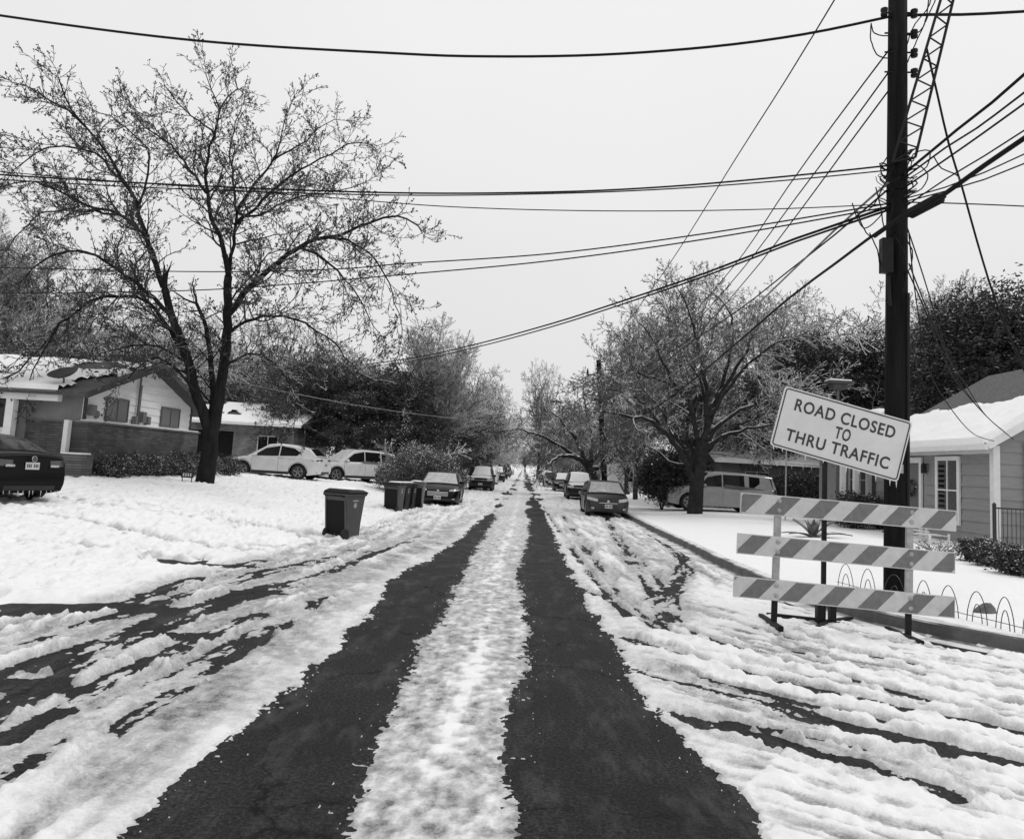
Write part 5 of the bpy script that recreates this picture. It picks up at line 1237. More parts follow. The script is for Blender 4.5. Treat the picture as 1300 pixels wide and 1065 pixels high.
# ------------------------------------------------------------------ wheelie bins
m_bin = mat('grey_bin_plastic', .06, .5, .15, 5); m_bind = mat('dark_bin_plastic', .014, .6, .2, 5, spec=.2); m_binl = mat('pale_bin_plastic', .15, .55, .2, 5); m_mark = mat('white_print', .5, .5)
def bin_(label, loc, rz, body, lidm, snowcap=True, group='wheelie bins lined up at the left kerb', s=1.0, backdark=True):
    b = empty('wheelie_bin', loc, rz); b.scale = (s, s, s); tag(b, label, 'bin', group)
    def ring(w, d, z, y0=0): return [(-w / 2, -d / 2 + y0, z), (w / 2, -d / 2 + y0, z), (w / 2, d / 2 + y0, z), (-w / 2, d / 2 + y0, z)]
    q = MB(); R4 = [ring(.50, .50, .03, -.03), ring(.52, .55, .35, -.02), ring(.585, .66, .80), ring(.60, .70, .94), ring(.66, .76, .945), ring(.66, .76, .985)]
    V = sum(R4, []); q.add(V, [(3, 2, 1, 0)] + [(4 * i + j, 4 * i + (j + 1) % 4, 4 * i + 4 + (j + 1) % 4, 4 * i + 4 + j) for i in range(5) for j in range(4)] + [(20, 21, 22, 23)])
    q.build('body', body, b, bevel=.02)
    q = MB(); V = [(-.34, -.40, .985), (.34, -.40, .985), (.34, .36, .985), (-.34, .36, .985), (-.34, -.40, 1.02), (.34, -.40, 1.02), (.33, .34, 1.04), (-.33, .34, 1.04), (-.26, -.3, 1.07), (.26, -.3, 1.07), (.26, .26, 1.09), (-.26, .26, 1.09)]
    q.add(V, [(0, 1, 2, 3), (0, 4, 5, 1), (1, 5, 6, 2), (2, 6, 7, 3), (3, 7, 4, 0), (4, 8, 9, 5), (5, 9, 10, 6), (6, 10, 11, 7), (7, 11, 8, 4), (8, 11, 10, 9)]); q.build('lid', lidm, b, bevel=.012)
    if snowcap: q = MB(); q.lathe([(.02, .05), (.16, .045), (.24, .02), (.26, -.02)], 14, (.02, .0, 1.07)); sc_ = q.build('snow', m_snowy, b, smooth=True)
    # back (y = +.38): handle, black panel, axle, wheels
    q = MB(); q.tube([(-.22, .36, .93), (-.22, .45, .95), (.22, .45, .95), (.22, .36, .93)], .02, 8); q.build('handle', lidm, b, smooth=True)
    if backdark:
        q = MB(); q.add([(-.25, .245, .10), (.25, .245, .10), (.26, .345, .84), (-.26, .345, .84), (-.25, .225, .10), (.25, .225, .10), (.26, .325, .84), (-.26, .325, .84)], [(0, 1, 2, 3), (0, 4, 5, 1), (1, 5, 6, 2), (2, 6, 7, 3), (3, 7, 4, 0)]); q.build('back_panel', m_well, b)  # near-black sheet lying just proud of the back
        for x in (-.255, .255): q = MB(); q.beam((x, .25, .10), (x, .35, .86), .03, .03); q.build('back_rib', body, b)
    q = MB(); q.tube([(-.26, .27, .12), (.26, .27, .12)], .015, 8); q.build('axle', m_leg, b)
    for x in (-.235, .235):
        q = MB(); q.lathe([(.02, -.035), (.115, -.035), (.125, -.02), (.125, .02), (.115, .035), (.02, .035)], 20, (0, 0, 0), 'X'); q.build('wheel', m_tyre, b, loc=(x, .255, .12))
    # round printed badge and a line of print on the side
    q = MB(); 
    for sx in (1, -1):
        for rr0, rr1 in ((.062, .05), (.034, .0)):
            n = 18; vs = []
            for i in range(n):
                a = 2 * math.pi * i / n
                for r_ in (rr0, max(rr1, .001)):
                    z = .74 + r_ * math.sin(a); vs.append((sx * (.52 / 2 + (.585 - .52) / 2 * (z - .35) / .45 + .006), r_ * math.cos(a) + .02, z))
            q.add(vs, [(2 * i, 2 * i + 1, (2 * i + 3) % (2 * n), (2 * i + 2) % (2 * n)) for i in range(n)])
        q.box((sx * .298, .02, .84), (.004, .2, .018))
    q.build('badge', m_mark, b)
    return b
zb = lambda x, y: (x, y, gz(x, y) + .03)
bin_('grey wheelie bin alone at the kerb with a black panel on its back and white badge', zb(-3.92, 16.9), math.radians(158), m_bin, m_bind, group=None)
bin_('grey bin with white badge, nearest of the row beside the black sedan', zb(-4.62, 27.6), math.radians(168), m_bin, m_bind, s=.98)
bin_('dark bin second from the front of the row beside the black sedan', zb(-4.55, 28.7), math.radians(172), m_bind, m_bind, s=.98)
bin_('dark bin squeezed between its neighbours, third in the row beside the black sedan', zb(-4.46, 29.7), math.radians(176), m_bind, m_bind, s=.98)
bin_('paler grey bin at the far end of the row, next to the black sedan', zb(-4.25, 30.7), math.radians(180), m_binl, m_bin, s=1.02)

# ------------------------------------------------------------------ utility pole, mast, wires
m_pole = mat('creosoted_pole', .012, .9, .6, 3, spec=.08, bump=.02, bscale=14, stretch=(3, 3, .2)); m_wire = mat('black_cable', .008, .7, .2, 3, spec=.15); m_wirei = mat('iced_cable', .16, .35, .5, 6)
m_cer = mat('dark_insulator', .014, .4, .2, 4, spec=.15)
BX, BY = 5.66, 11.67; bz = gz(BX, BY)
PO = empty('utility_pole', (BX, BY, bz)); tag(PO, 'tall dark wooden utility pole behind the barricade carrying many cables', 'utility pole')
q = MB(); q.tube([(0, 0, -.3), (0, 0, 3), (.01, 0, 7), (.02, 0, 10.9)], [.175, .165, .15, .135], 18); q.build('pole', m_pole, PO, smooth=True)
PO_ = lambda px, py, Y=BY: tuple(np.array(P(px, py, Y)) - np.array([BX, BY, bz]))
for py in (20, 46, 70, 95):
    z = PO_(1143, py)[2]
    for sx in (-1, 1):
        if sx < 0 and py > 30: continue
        q = MB(); q.lathe([(.015, -.08), (.05, -.07), (.055, -.03), (.03, -.015), (.055, .01), (.055, .05), (.02, .06)], 14, (0, 0, 0)); q.build('insulator', m_cer, PO, smooth=True, loc=(sx * .24, -.08, z))
    q = MB(); q.tube([(-.22, -.06, z), (.26, -.08, z)], .016, 6); q.build('bolt_bracket', m_leg, PO)
q = MB(); a = PO_(1125, 303, 11.5); b = PO_(1125, 347, 11.5); q.box(((a[0]), a[1] - .0, (a[2] + b[2]) / 2), (.17, .14, a[2] - b[2])); q.build('equipment_box', m_cer, PO, bevel=.015)
q = MB(); q.tube([(-.17, -.1, b[2]), (-.17, -.12, b[2] - .35), (-.15, -.12, b[2] - .5)], .03, 8); q.tube([(-.2, -.1, b[2] - .2), (-.21, -.1, b[2] - 1.4)], .012, 6); q.build('riser', m_cer, PO)
q = MB(); q.tube([(.1, -.15, .1), (.11, -.14, 4.6)], .028, 8); q.build('ground_conduit', m_cer, PO)
q = MB()   # tangle of jumper loops around the pole
for i in range(16):
    zc_ = R_.uniform(5.9, 7.05) - bz + .1 if i < 26 else R_.uniform(8.2, 9.4); r_ = R_.uniform(.17, .24); a0 = R_.uniform(0, 6.28); n = 14; dz = R_.uniform(-.35, .35); sw_ = R_.uniform(1.6, 4.2)
    q.tube([((r_ + .09 * math.sin(j * .9 + i)) * math.cos(a0 + sw_ * j / n) * R_.uniform(1, 1.06), (r_ + .05 * math.cos(j * .7 + i)) * math.sin(a0 + sw_ * j / n) * .9, zc_ + dz * j / n + .07 * math.sin(j * .8 + i)) for j in range(n + 1)], R_.choice((.006, .009, .012)), 5)
q.build('jumper_wires', m_wire, PO)
for pts in ([(1106, 30), (1106, 52), (1116, 72), (1136, 74)], [(1106, 30), (1110, 42), (1122, 46), (1136, 45)], [(1082, 258), (1098, 290), (1128, 262)], [(1088, 268), (1100, 296), (1112, 300), (1130, 280)], [(1112, 238), (1118, 262), (1124, 292), (1134, 262)],
            [(1148, 222), (1160, 196), (1180, 192), (1176, 212), (1156, 226)], [(1186, 200), (1196, 214), (1214, 222), (1218, 230)], [(1148, 250), (1170, 240), (1178, 222), (1164, 210), (1150, 216)], [(1104, 296), (1114, 318), (1118, 345)], [(1150, 62), (1160, 34), (1178, 10), (1188, -20)],
            [(1150, 84), (1164, 52), (1176, 22), (1180, -20)], [(1150, 45), (1168, 40), (1184, 8), (1196, -20)], [(1134, 212), (1122, 236), (1108, 262), (1090, 272)], [(1136, 300), (1148, 322), (1150, 350), (1144, 372)], [(1148, 300), (1158, 318), (1156, 340), (1146, 352)], [(1126, 200), (1118, 216), (1130, 232), (1142, 224)]):
    L = Wood(3).resample([PO_(a, b, 11.48 + .1 * math.sin(a)) for a, b in pts], .06, .004); q = MB(); q.tube(L, .010, 5); q.build('jumper_loop', m_wire, PO)
q = MB(); q.box((-.02, -.168, 1.9), (.09, .006, .13)); q.build('metal_tag', m_post, PO)
q = MB(); q.box((-.05, -.165, 2.3), (.06, .006, .05)); q.build('number_tag', m_post, PO)
# lattice boom
BO = empty('lattice_boom', (BX, BY, bz + 6.8)); tag(BO, 'steel lattice boom with zigzag bracing rising beside the top of the utility pole', 'mast')
def r3(p): return tuple(np.array(p) - np.array([BX, BY, bz + 6.8]))
ra = [r3(P(1133, 206, 11.45)), r3(P(1221, -90, 10.6))]; rb = [r3(P(1162, 200, 11.45)), r3(P(1232, -90, 10.6))]; rc = [r3(P(1150, 200, 11.75)), r3(P(1229, -90, 10.9))]
for a, b in (ra, rb):
    q = MB(); q.tube([a, b], .022, 8); q.build('rail', m_leg, BO)
q = MB(); n = 11
for (a, b) in ((ra, rb),):
    for i in range(n):
        t0, t1 = i / n, (i + .5) / n; A0, A1, B0, B1 = [np.array(v) for v in (a[0], a[1], b[0], b[1])]
        p = A0 + (A1 - A0) * t0; r_ = B0 + (B1 - B0) * t1; s_ = A0 + (A1 - A0) * (i + 1) / n; q.tube([p, r_], .013, 5); q.tube([r_, s_], .013, 5)
q.build('bracing', m_leg, BO)
q = MB(); q.tube([r3(P(1136, 206, 11.5)), r3((BX, BY, 6.95))], .02, 6); q.tube([r3(P(1160, 201, 11.5)), r3((BX, BY, 6.9))], .02, 6); q.tube([ra[0], rb[0]], .018, 6); q.build('clamp', m_leg, BO)
# far pole
m_far = m_pole
MP = empty('utility_pole', (5.45, 50, gz(5.45, 50))); tag(MP, 'slim distant utility pole with drum transformer rising from the trees right of the street', 'utility pole')
hz = P(760, 457, 50)[2] - MP.location.z; lx = P(760, 457, 50)[0] - 5.45
q = MB(); q.tube([(0, 0, -.3), (lx, 0, hz)], [.20, .16], 12); q.build('pole', m_pole, MP, smooth=True)
q = MB(); q.lathe([(.02, 0), (.24, .03), (.24, .85), (.05, .95), (.05, 1.1)], 16, (lx * .8 + .05, -.38, hz - 2.3)); q.build('transformer', m_leg, MP, smooth=True)
q = MB(); q.beam((lx - .75, -.05, hz - 1.05), (lx, -.05, hz - 1.0), .08, .08); q.lathe([(.03, 0), (.07, .1), (.07, .3), (.02, .5)], 8, (lx - .7, -.05, hz - 1.1)); q.build('crossarm', m_leg, MP)
# cables
def cable(name, label, px, Y0, Y1, r, material=None, group='cables on the near utility pole', parallel=(0,), pw=1.0):
    for k, dy in enumerate(parallel):
        n = len(px); P0 = P(px[0][0], px[0][1], Y0); o = np.array(P0)
        # depth advances evenly in space along the cable
        w_ = np.array([0] + list(np.cumsum([math.hypot(px[i + 1][0] - px[i][0], px[i + 1][1] - px[i][1]) for i in range(n - 1)]))); w_ /= w_[-1]
        inv = (1 / Y0) + (1 / Y1 - 1 / Y0) * w_; pts = [Vector(P(a, b + dy * (1 if len(parallel) == 1 else 1 - .0 * 1), 1 / v) - o) for (a, b), v in zip(px, inv)]
        W_ = Wood(5); L = W_.resample(pts, .35 if Y1 < 30 else 1.0, 0)
        q = MB(); q.tube(L, r, 6); ob = q.build(name, material or m_wire, None, smooth=True, loc=o); tag(ob, label if k == 0 else label.replace('upper', 'lower'), 'cable', group)
C = cable
C('overhead_cable', 'thick topmost cable sagging across the whole sky from the upper left corner', [(-260, -22), (0, 20), (250, 52), (500, 68), (620, 72), (760, 70), (900, 60), (1020, 44), (1132, 21)], 13, 11.6, .024)
C('overhead_cable', 'short thick cable leaving the pole top to the right', [(1150, 20), (1180, 19), (1220, 19), (1300, 15), (1500, 2)], 11.6, 11.6, .026)
C('overhead_cable', 'upper one of the close pair crossing in front of the bare tree crown', [(-200, 205), (0, 222), (250, 236), (500, 245), (700, 244), (850, 237), (1000, 224), (1132, 210)], 12.6, 11.5, .015)
C('overhead_cable', 'lower one of the close pair crossing in front of the bare tree crown', [(-200, 212), (0, 228), (250, 241), (500, 248), (700, 246), (850, 240), (1000, 229), (1132, 216)], 12.6, 11.5, .011)
C('overhead_cable', 'thin level cable just under the close pair, ending at the pole', [(-200, 195), (0, 218), (250, 238), (430, 252), (560, 262), (700, 267), (850, 268), (1000, 265), (1132, 259)], 14, 11.6, .009)
C('overhead_cable', 'thin nearly level cable running off the pole to the right edge', [(1150, 257), (1200, 258), (1300, 262), (1500, 272)], 11.6, 12.5, .011)
C('overhead_cable', 'thin cable passing behind the bare tree trunk at mid height, higher of two', [(-200, 335), (0, 340), (250, 345), (420, 342), (510, 335), (700, 322), (900, 296), (1132, 258)], 24, 11.6, .013)
C('overhead_cable', 'thin cable passing behind the bare tree trunk at mid height, lower of two', [(-200, 366), (0, 372), (150, 371), (300, 366), (520, 348), (700, 331), (900, 303), (1132, 262)], 24, 11.6, .013)
C('overhead_cable', 'long cable slanting from the pole down to the far left trees, higher of two', [(1130, 262), (1010, 303), (900, 345), (800, 379), (700, 411), (600, 438), (520, 455), (430, 467)], 11.6, 52, .024)
C('overhead_cable', 'long cable slanting from the pole down to the far left trees, lower of two', [(1130, 266), (1010, 307), (900, 349), (800, 383), (700, 415), (600, 442), (520, 459), (430, 471)], 11.6, 52, .020)
C('overhead_cable', 'first of three parallel thin wires descending from the pole top toward the distant pole', [(1130, 62), (1060, 155), (1000, 238), (930, 340), (860, 415), (800, 455), (762, 470)], 11.6, 49.8, .013)
C('overhead_cable', 'second of three parallel thin wires descending from the pole top toward the distant pole', [(1131, 88), (1070, 172), (1010, 252), (940, 345), (870, 420), (805, 462), (762, 478)], 11.6, 49.8, .013)
C('overhead_cable', 'third of three parallel thin wires descending from the pole top toward the distant pole', [(1132, 110), (1080, 180), (1020, 262), (950, 352), (880, 427), (810, 470), (763, 486)], 11.6, 49.8, .013)
C('overhead_cable', 'lone thin wire from the sky top down to the tip of the distant pole', [(1105, -75), (1062, -4), (1000, 98), (935, 200), (850, 335), (790, 418), (760, 457)], 14, 49.9, .016)
C('overhead_cable', 'pale iced cable hanging in front of the right oak crown', [(1128, 232), (1060, 292), (960, 388), (900, 443), (860, 470), (800, 512), (767, 530)], 11.6, 49.8, .020, m_wirei)
C('overhead_cable', 'dark cable just above the pale iced one before the right oak crown', [(1128, 240), (1060, 298), (1000, 345), (940, 392), (870, 440), (810, 485), (765, 508)], 11.6, 49.8, .016)
C('overhead_cable', 'thickest dark cable drooping from the pole across the right oak', [(1136, 280), (1100, 305), (1060, 335), (1000, 380), (930, 440), (860, 498), (815, 527), (768, 548)], 11.5, 49.8, .026)
C('overhead_cable', 'uppermost cable fanning from the pole to the right edge', [(1146, 222), (1185, 190), (1215, 165), (1260, 130), (1300, 95), (1480, -70)], 11.5, 7.5, .022, parallel=(0,))
C('overhead_cable', 'cable just under the uppermost one, fanning right from the pole', [(1146, 228), (1200, 188), (1240, 163), (1300, 118), (1480, -20)], 11.5, 7.5, .015)
C('overhead_cable', 'third cable from the top in the fan right of the pole', [(1146, 240), (1200, 203), (1250, 168), (1300, 132), (1480, 10)], 11.5, 7.5, .015)
C('overhead_cable', 'thin cable above the black splice case right of the pole', [(1150, 262), (1200, 228), (1250, 198), (1300, 166), (1480, 60)], 11.5, 7.5, .012)
C('overhead_cable', 'fat cable carrying the black splice case from the pole to the right edge', [(1110, 300), (1142, 277), (1170, 264), (1200, 246), (1250, 210), (1300, 176), (1480, 50)], 11.4, 7.5, .036)
C('overhead_cable', 'thin cable below the splice case, first of two', [(1150, 252), (1200, 238), (1250, 219), (1300, 196), (1480, 115)], 11.5, 8, .011)
C('overhead_cable', 'thin cable below the splice case, second of two', [(1150, 256), (1200, 243), (1250, 228), (1300, 208), (1480, 135)], 11.5, 8, .011)
C('overhead_cable', 'ropelike cable falling from the lattice boom to the dark trees at the right edge', [(1176, 60), (1190, 120), (1205, 185), (1222, 240), (1240, 305), (1265, 385), (1300, 470), (1340, 560)], 11.2, 15, .017)
for i, (a, b, c, d) in enumerate((((1152, 290), (1172, 350), (1195, 425), (1214, 478)), ((1154, 335), (1180, 400), (1205, 455), (1228, 492)), ((1153, 345), (1175, 395), (1196, 450), (1216, 487)))):
    nm = ('uppermost', 'middle', 'lowest')[i]
    C('service_drop', nm + ' of the three service wires from the pole to the eave of the grey cottage', [a, b, c, d, (1248 + i * 4, 524 + i * 4), (1275 + i * 6, 548 + i * 5)], 11.6, 22.4, .011)
C('service_drop', 'separate service wire looping down over the snowy cottage roof', [(1154, 298), (1163, 380), (1179, 468), (1206, 517), (1235, 550), (1262, 560)], 11.6, 22.4, .011)
C('service_drop', 'pale wire crossing the street low from the left trees, nearest the white cars', [(283, 480), (330, 491), (450, 514), (540, 527), (620, 534), (700, 528)], 36, 46, .022, m_wirei, group='wires crossing the street')
C('service_drop', 'pale wire crossing the street above the far parked cars', [(570, 550), (625, 557), (690, 549), (760, 527), (830, 498)], 60, 46, .026, m_wirei, group='wires crossing the street')
SPC = MB(); a, b = [np.array(P(*t)) for t in ((1152, 271, 11.3), (1199, 246, 10.7))]; dv = b - a
SPC.tube([a - a, dv * .08, dv * .1, dv * .9, dv * .92, dv], [.04, .05, .085, .085, .05, .04], 14); o = SPC.build('splice_case', m_wire, None, smooth=True, loc=a - np.array([0, 0, .03])); tag(o, 'fat black cable splice case strapped on the fat cable right of the pole', 'splice case')

# ------------------------------------------------------------------ right yard things
g = G(1032, 684); AG = empty('agave', (g[0], g[1], g[2] + .03)); tag(AG, 'spiky agave with broad grey blades in the snow behind the barricade', 'plant')
m_agave = mat('agave_blade', .11, .5, .3, 6, snow=(.8, .2, .8, 4))
for i in range(17):
    a = i * 2.4; el = (.45, .95, 1.2, 1.4)[i % 4]; ln = R_.uniform(.75, 1.05) * (1.1 - .15 * (i % 4)); dr = Vector((math.cos(a), math.sin(a), 0)); up_ = Vector((0, 0, 1)); sd = Vector((-math.sin(a), math.cos(a), 0)); q = MB(); vs = []
    for k in range(7):
        t = k / 6; c = dr * ln * t * math.cos(el) * (1 + .25 * t) + up_ * (ln * math.sin(el) * t - .35 * ln * t * t * (1.2 - el * .6)); wd = .115 * math.sin(math.pi * min(1, .25 + t * .8)) ** .8 * (1 - t ** 4) + .004
        vs += [c - sd * wd + up_ * .03, c, c + sd * wd + up_ * .03, c - up_ * .03 * (1 - t)]
    q.add(vs, [(4 * k + j, 4 * k + (j + 1) % 4, 4 * k + 4 + (j + 1) % 4, 4 * k + 4 + j) for k in range(6) for j in range(4)]); q.build('blade', m_agave, AG)
# wire hoop edging
HF = [(1062, 748), (1090, 756), (1118, 764), (1160, 775), (1190, 782), (1225, 792), (1262, 801), (1296, 810)]
for i, (px, py) in enumerate(HF):
    px2, py2 = (HF[i + 1] if i < len(HF) - 1 else (1335, 818)); g0, g1 = G(px, py), G(px2, py2); o = empty('hoop_edging', (g0[0], g0[1], g0[2])); tag(o, ['hoop edging section beside the sign post', 'hoop edging section left of the utility pole', 'hoop edging section right against the utility pole', 'hoop edging section just right of the utility pole', 'hoop edging section behind the right barricade end', 'hoop edging section left of the small rock', 'hoop edging section just right of the small rock', 'hoop edging section at the right edge of the photo'][i], 'garden edging', 'wire hoop edging along the right kerb')
    d = Vector([float(v) for v in (g1 - g0)]); q = MB()
    for (s0, s1, h) in ((.05, .80, .42), (.25, .62, .27)):
        q.tube([d * (s0 + (s1 - s0) * t) + Vector((0, 0, .42 * 0 + h * math.sin(math.pi * t) ** .55 if 0 < t < 1 else -.02)) for t in np.linspace(0, 1, 15)], .0055, 5)
    q.tube([Vector((0, 0, .12)), d + Vector((0, 0, .12))], .0045, 5); q.build('hoops', m_black, o)
g = G(1250, 783); q = MB(); q.lathe([(.02, -.05), (.16, 0), (.14, .09), (.07, .15), (.0, .17)], 9); 
q.v = [(x * .95 + .03 * R_.random(), y * .8 + .03 * R_.random(), z * (.85 + 2.2 * x)) for x, y, z in q.v]; o = q.build('rock', mat('grey_rock', .13, .9, .4, 8, bump=.01), None, loc=(g[0], g[1], g[2] + .03)); tag(o, 'small grey rock poking from the snow behind the hoop edging', 'rock')
# slatted garden chair
g = G(1178, 692); CH = empty('garden_chair', (g[0], g[1] + .2, g[2] + .02), math.radians(30)); tag(CH, 'white slatted garden chair leaning by the cottage window', 'chair')
for i in range(6):
    q = MB(); q.beam((-.55, .1 + i * .015, .20 + i * .11), (.45, .1 + i * .015, .12 + i * .11), .015, .06); q.build('back_slat', m_trimw, CH)
for i in range(4):
    q = MB(); q.beam((-.5, -.1 - i * .12, .34 - i * .01), (.42, -.1 - i * .12, .30 - i * .01), .09, .02); q.build('seat_slat', m_trimw, CH)
for x in (-.5, .42):
    for y, h in ((.16, .8), (-.48, .34)):
        q = MB(); q.beam((x, y, -.02), (x + .02, y + (.1 if y > 0 else 0), h), .05, .05); q.build('leg', m_trimw, CH)
# bird feeder pole behind the sign
FB = empty('bird_feeder', (*G(1078, 668)[:2], G(1078, 668)[2])); Yf = FB.location.y; tag(FB, 'flat topped bird feeder on a tall post behind the upper edge of the sign', 'bird feeder')
tz = P(1063, 486, Yf)[2] - FB.location.z; tx = P(1064, 486, Yf)[0] - FB.location.x
q = MB(); q.tube([(tx, 0, -.1), (tx, 0, tz)], .06, 8); q.build('post', m_conduit, FB)
q = MB(); q.box((tx, 0, tz), (.95, .7, .10)); q.box((tx, 0, tz - .16), (.6, .5, .22)); q.build('tray', m_soffit, FB)
q = MB(); q.box((tx, 0, tz + .09), (.9, .65, .06)); q.build('snow', m_snowy, FB, bevel=.02)
TR = empty('trellis_frame', (*G(1000, 662)[:2], G(1000, 662)[2])); Yt = TR.location.y; tag(TR, 'thin pale frame of poles hung with icicles under the left end of the sign', 'frame')
c0 = TR.location; a = np.array(P(998, 566, Yt)) - np.array(c0); b = np.array(P(1070, 594, Yt)) - np.array(c0); e = np.array(P(998, 588, Yt)) - np.array(c0); a2 = np.array(P(1070, 572, Yt)) - np.array(c0)
q = MB(); q.tube([e, b], .03, 6); q.tube([a, a2], .02, 6); q.build('rail', m_post, TR)
for p in (e, b): q = MB(); q.tube([(p[0], 0, 0), (p[0], 0, a[2])], .03, 6); q.build('post', m_post, TR)
for t in (.1, .3, .45, .7, .85): q = MB(); c = e + (b - e) * t; q.lathe([(.02, 0), (.012, -.12), (.001, -.25)], 5, tuple(c)); q.build('icicle', m_ice, TR)

# ------------------------------------------------------------------ background trees, shrubs
def evergreen(seed, H, spread, th, n, size, leafm, lumpy=6):
    g = random.Random(seed); w = Wood(seed)
    w.limb([(0, 0, -.2), (g.uniform(-.1, .1), 0, th), (g.uniform(-.3, .3), g.uniform(-.3, .3), H * .75)], .22, .05, level=-1)
    for i in range(7):
        a = i * 2.4; z = th + (H - th) * g.uniform(.1, .6); w.limb([(0, 0, z - .4), (math.cos(a) * spread * .5, math.sin(a) * spread * .5, z + .3), (math.cos(a) * spread * .85, math.sin(a) * spread * .85, z + .9)], .09, .02, level=0)
    tk = w.mesh('trunk', m_barkf, None, lambda lv: True)
    blobs = [(0, 0, th + (H - th) * .45, spread * .62, spread * .62, (H - th) * .42)]
    for i in range(lumpy * 2):
        a = i * 2.4 + g.uniform(-.4, .4); t = g.random(); z = th + (H - th) * (.15 + .75 * t); rr = spread * (.62 - .35 * t) * g.uniform(.8, 1.2); s = spread * g.uniform(.26, .44)
        blobs.append((math.cos(a) * rr, math.sin(a) * rr, z, s, s, s * g.uniform(.7, 1.1)))
    cr = leaves('crown', leafm, None, blobs, n, size, seed=seed, shell=.45, lumps=.5); return tk, cr
V_A = wild_tree(21, 9.5, 5.2, 2.0, .24, m_barkf, m_frost, nl=14, gap=.36, rmin=.011, up=.10, decay=.66)
V_B = wild_tree(22, 9.0, 5.8, 1.8, .22, m_barkf, m_frost, nl=15, gap=.38, rmin=.011, arch=.12, up=-.05, curl=.13, decay=.64)
V_C = wild_tree(23, 12.0, 3.8, 3.2, .20, m_barkf, m_frost2, nl=15, gap=.30, rmin=.011, up=.40, length=3.2, curl=.12, decay=.66)
V_D = wild_tree(24, 8.0, 4.4, 1.4, .18, m_barkf, m_frost2, nl=15, gap=.32, rmin=.012, arch=.15, up=-.12, curl=.12, decay=.66)
E_A = evergreen(31, 8.5, 3.6, 1.2, 70000, .058, m_leaf)
E_B = evergreen(32, 7.5, 4.0, .8, 70000, .058, m_leaf, 8)
E_C = evergreen(33, 9.5, 3.2, 1.0, 64000, .055, m_leaf2)
HT = {}
for s in (V_A, V_B, V_C, V_D, E_A, E_B, E_C):
    co = np.empty(len(s[1].data.vertices) * 3, np.float32); s[1].data.vertices.foreach_get('co', co); HT[id(s)] = float(np.percentile(co[2::3], 99.7))
def at_px(src, name, label, px, ytop, Y, rz, group, wide=1.0, dz=0.0):
    p = P(px, ytop, Y); x = float(p[0]); g = gz(x, Y); s = (float(p[2]) - g) / HT[id(src)]
    t = plant_tree(src, name, label, (x, Y, g), rz, s * wide, s, group); return t
# --- the spreading oak on the right
OY = 35.2
ox = G(882, 653)[0]; oak = empty('oak_tree', (ox, OY, gz(ox, OY))); tag(oak, 'spreading bare oak with snow lying on its dark limbs in front of the silver SUV', 'tree')
w = Wood(41); go = dict(length=2.7, start=.38, gap=.22, up=.0, maxl=4, rmin=.010, decay=.62, curl=.12)
w.limb(PL(OY, [(881, 660), (883, 640), (885, 610), (889, 585), (893, 560)]), .38, .28, level=-1, wig=0)
for pts, dy, r0, r1 in [
 ([(884, 618), (872, 590), (855, 560), (838, 543), (815, 530), (795, 529), (775, 524), (757, 521)], (0, -2.5), .22, .05),
 ([(886, 600), (862, 560), (848, 548), (822, 548), (796, 552), (770, 560)], (0, 1.5), .12, .03),
 ([(890, 575), (880, 530), (862, 495), (842, 462), (828, 430), (812, 408)], (0, .5), .17, .03),
 ([(893, 565), (898, 520), (893, 470), (882, 425), (872, 392), (862, 368)], (0, 0), .20, .03),
 ([(893, 560), (908, 515), (922, 470), (930, 430), (925, 395), (905, 372)], (0, 1.5), .17, .03),
 ([(892, 575), (915, 555), (950, 545), (990, 540), (1030, 548)], (0, -1.5), .15, .03),
 ([(895, 560), (925, 530), (965, 510), (1010, 495), (1050, 490)], (0, 1), .15, .03),
 ([(898, 530), (935, 480), (965, 450), (1000, 430), (1040, 428)], (0, -2.5), .14, .03),
 ([(900, 520), (940, 460), (960, 420), (985, 395), (1010, 385)], (0, 2.5), .13, .03),
 ([(862, 495), (830, 480), (790, 470), (760, 470)], (0, -2), .09, .02),
 ([(838, 543), (820, 515), (795, 500), (765, 495), (735, 505)], (-1, -3), .10, .02),
 ([(855, 560), (840, 520), (815, 490), (800, 455), (790, 430)], (0, 3), .10, .02),
 ([(880, 530), (850, 510), (830, 505), (800, 500), (780, 510)], (1, 4), .09, .02),
 ([(898, 520), (890, 490), (870, 450), (850, 420), (845, 390)], (1, 4), .10, .02),
 ([(872, 590), (850, 585), (830, 570), (800, 566), (770, 575)], (0, 3), .08, .02)]:
    w.limb(PL(OY, pts, dy), r0 * .8, r1 * .8, level=0, wig=.07, grow=go)
tk = w.mesh('trunk', mat('snow_laden_bark', .028, .9, .5, 5, bump=.02, bscale=10, spec=.1, snow=(.62, .12, .97, .6)), oak, lambda lv: lv <= 0, sides=lambda r: 12 if r > .1 else 8); cr = w.mesh('crown', m_frost, oak, lambda lv: lv > 0)
for o in (tk, cr): localise(o, oak.location)
print('oak', len(cr.data.polygons))
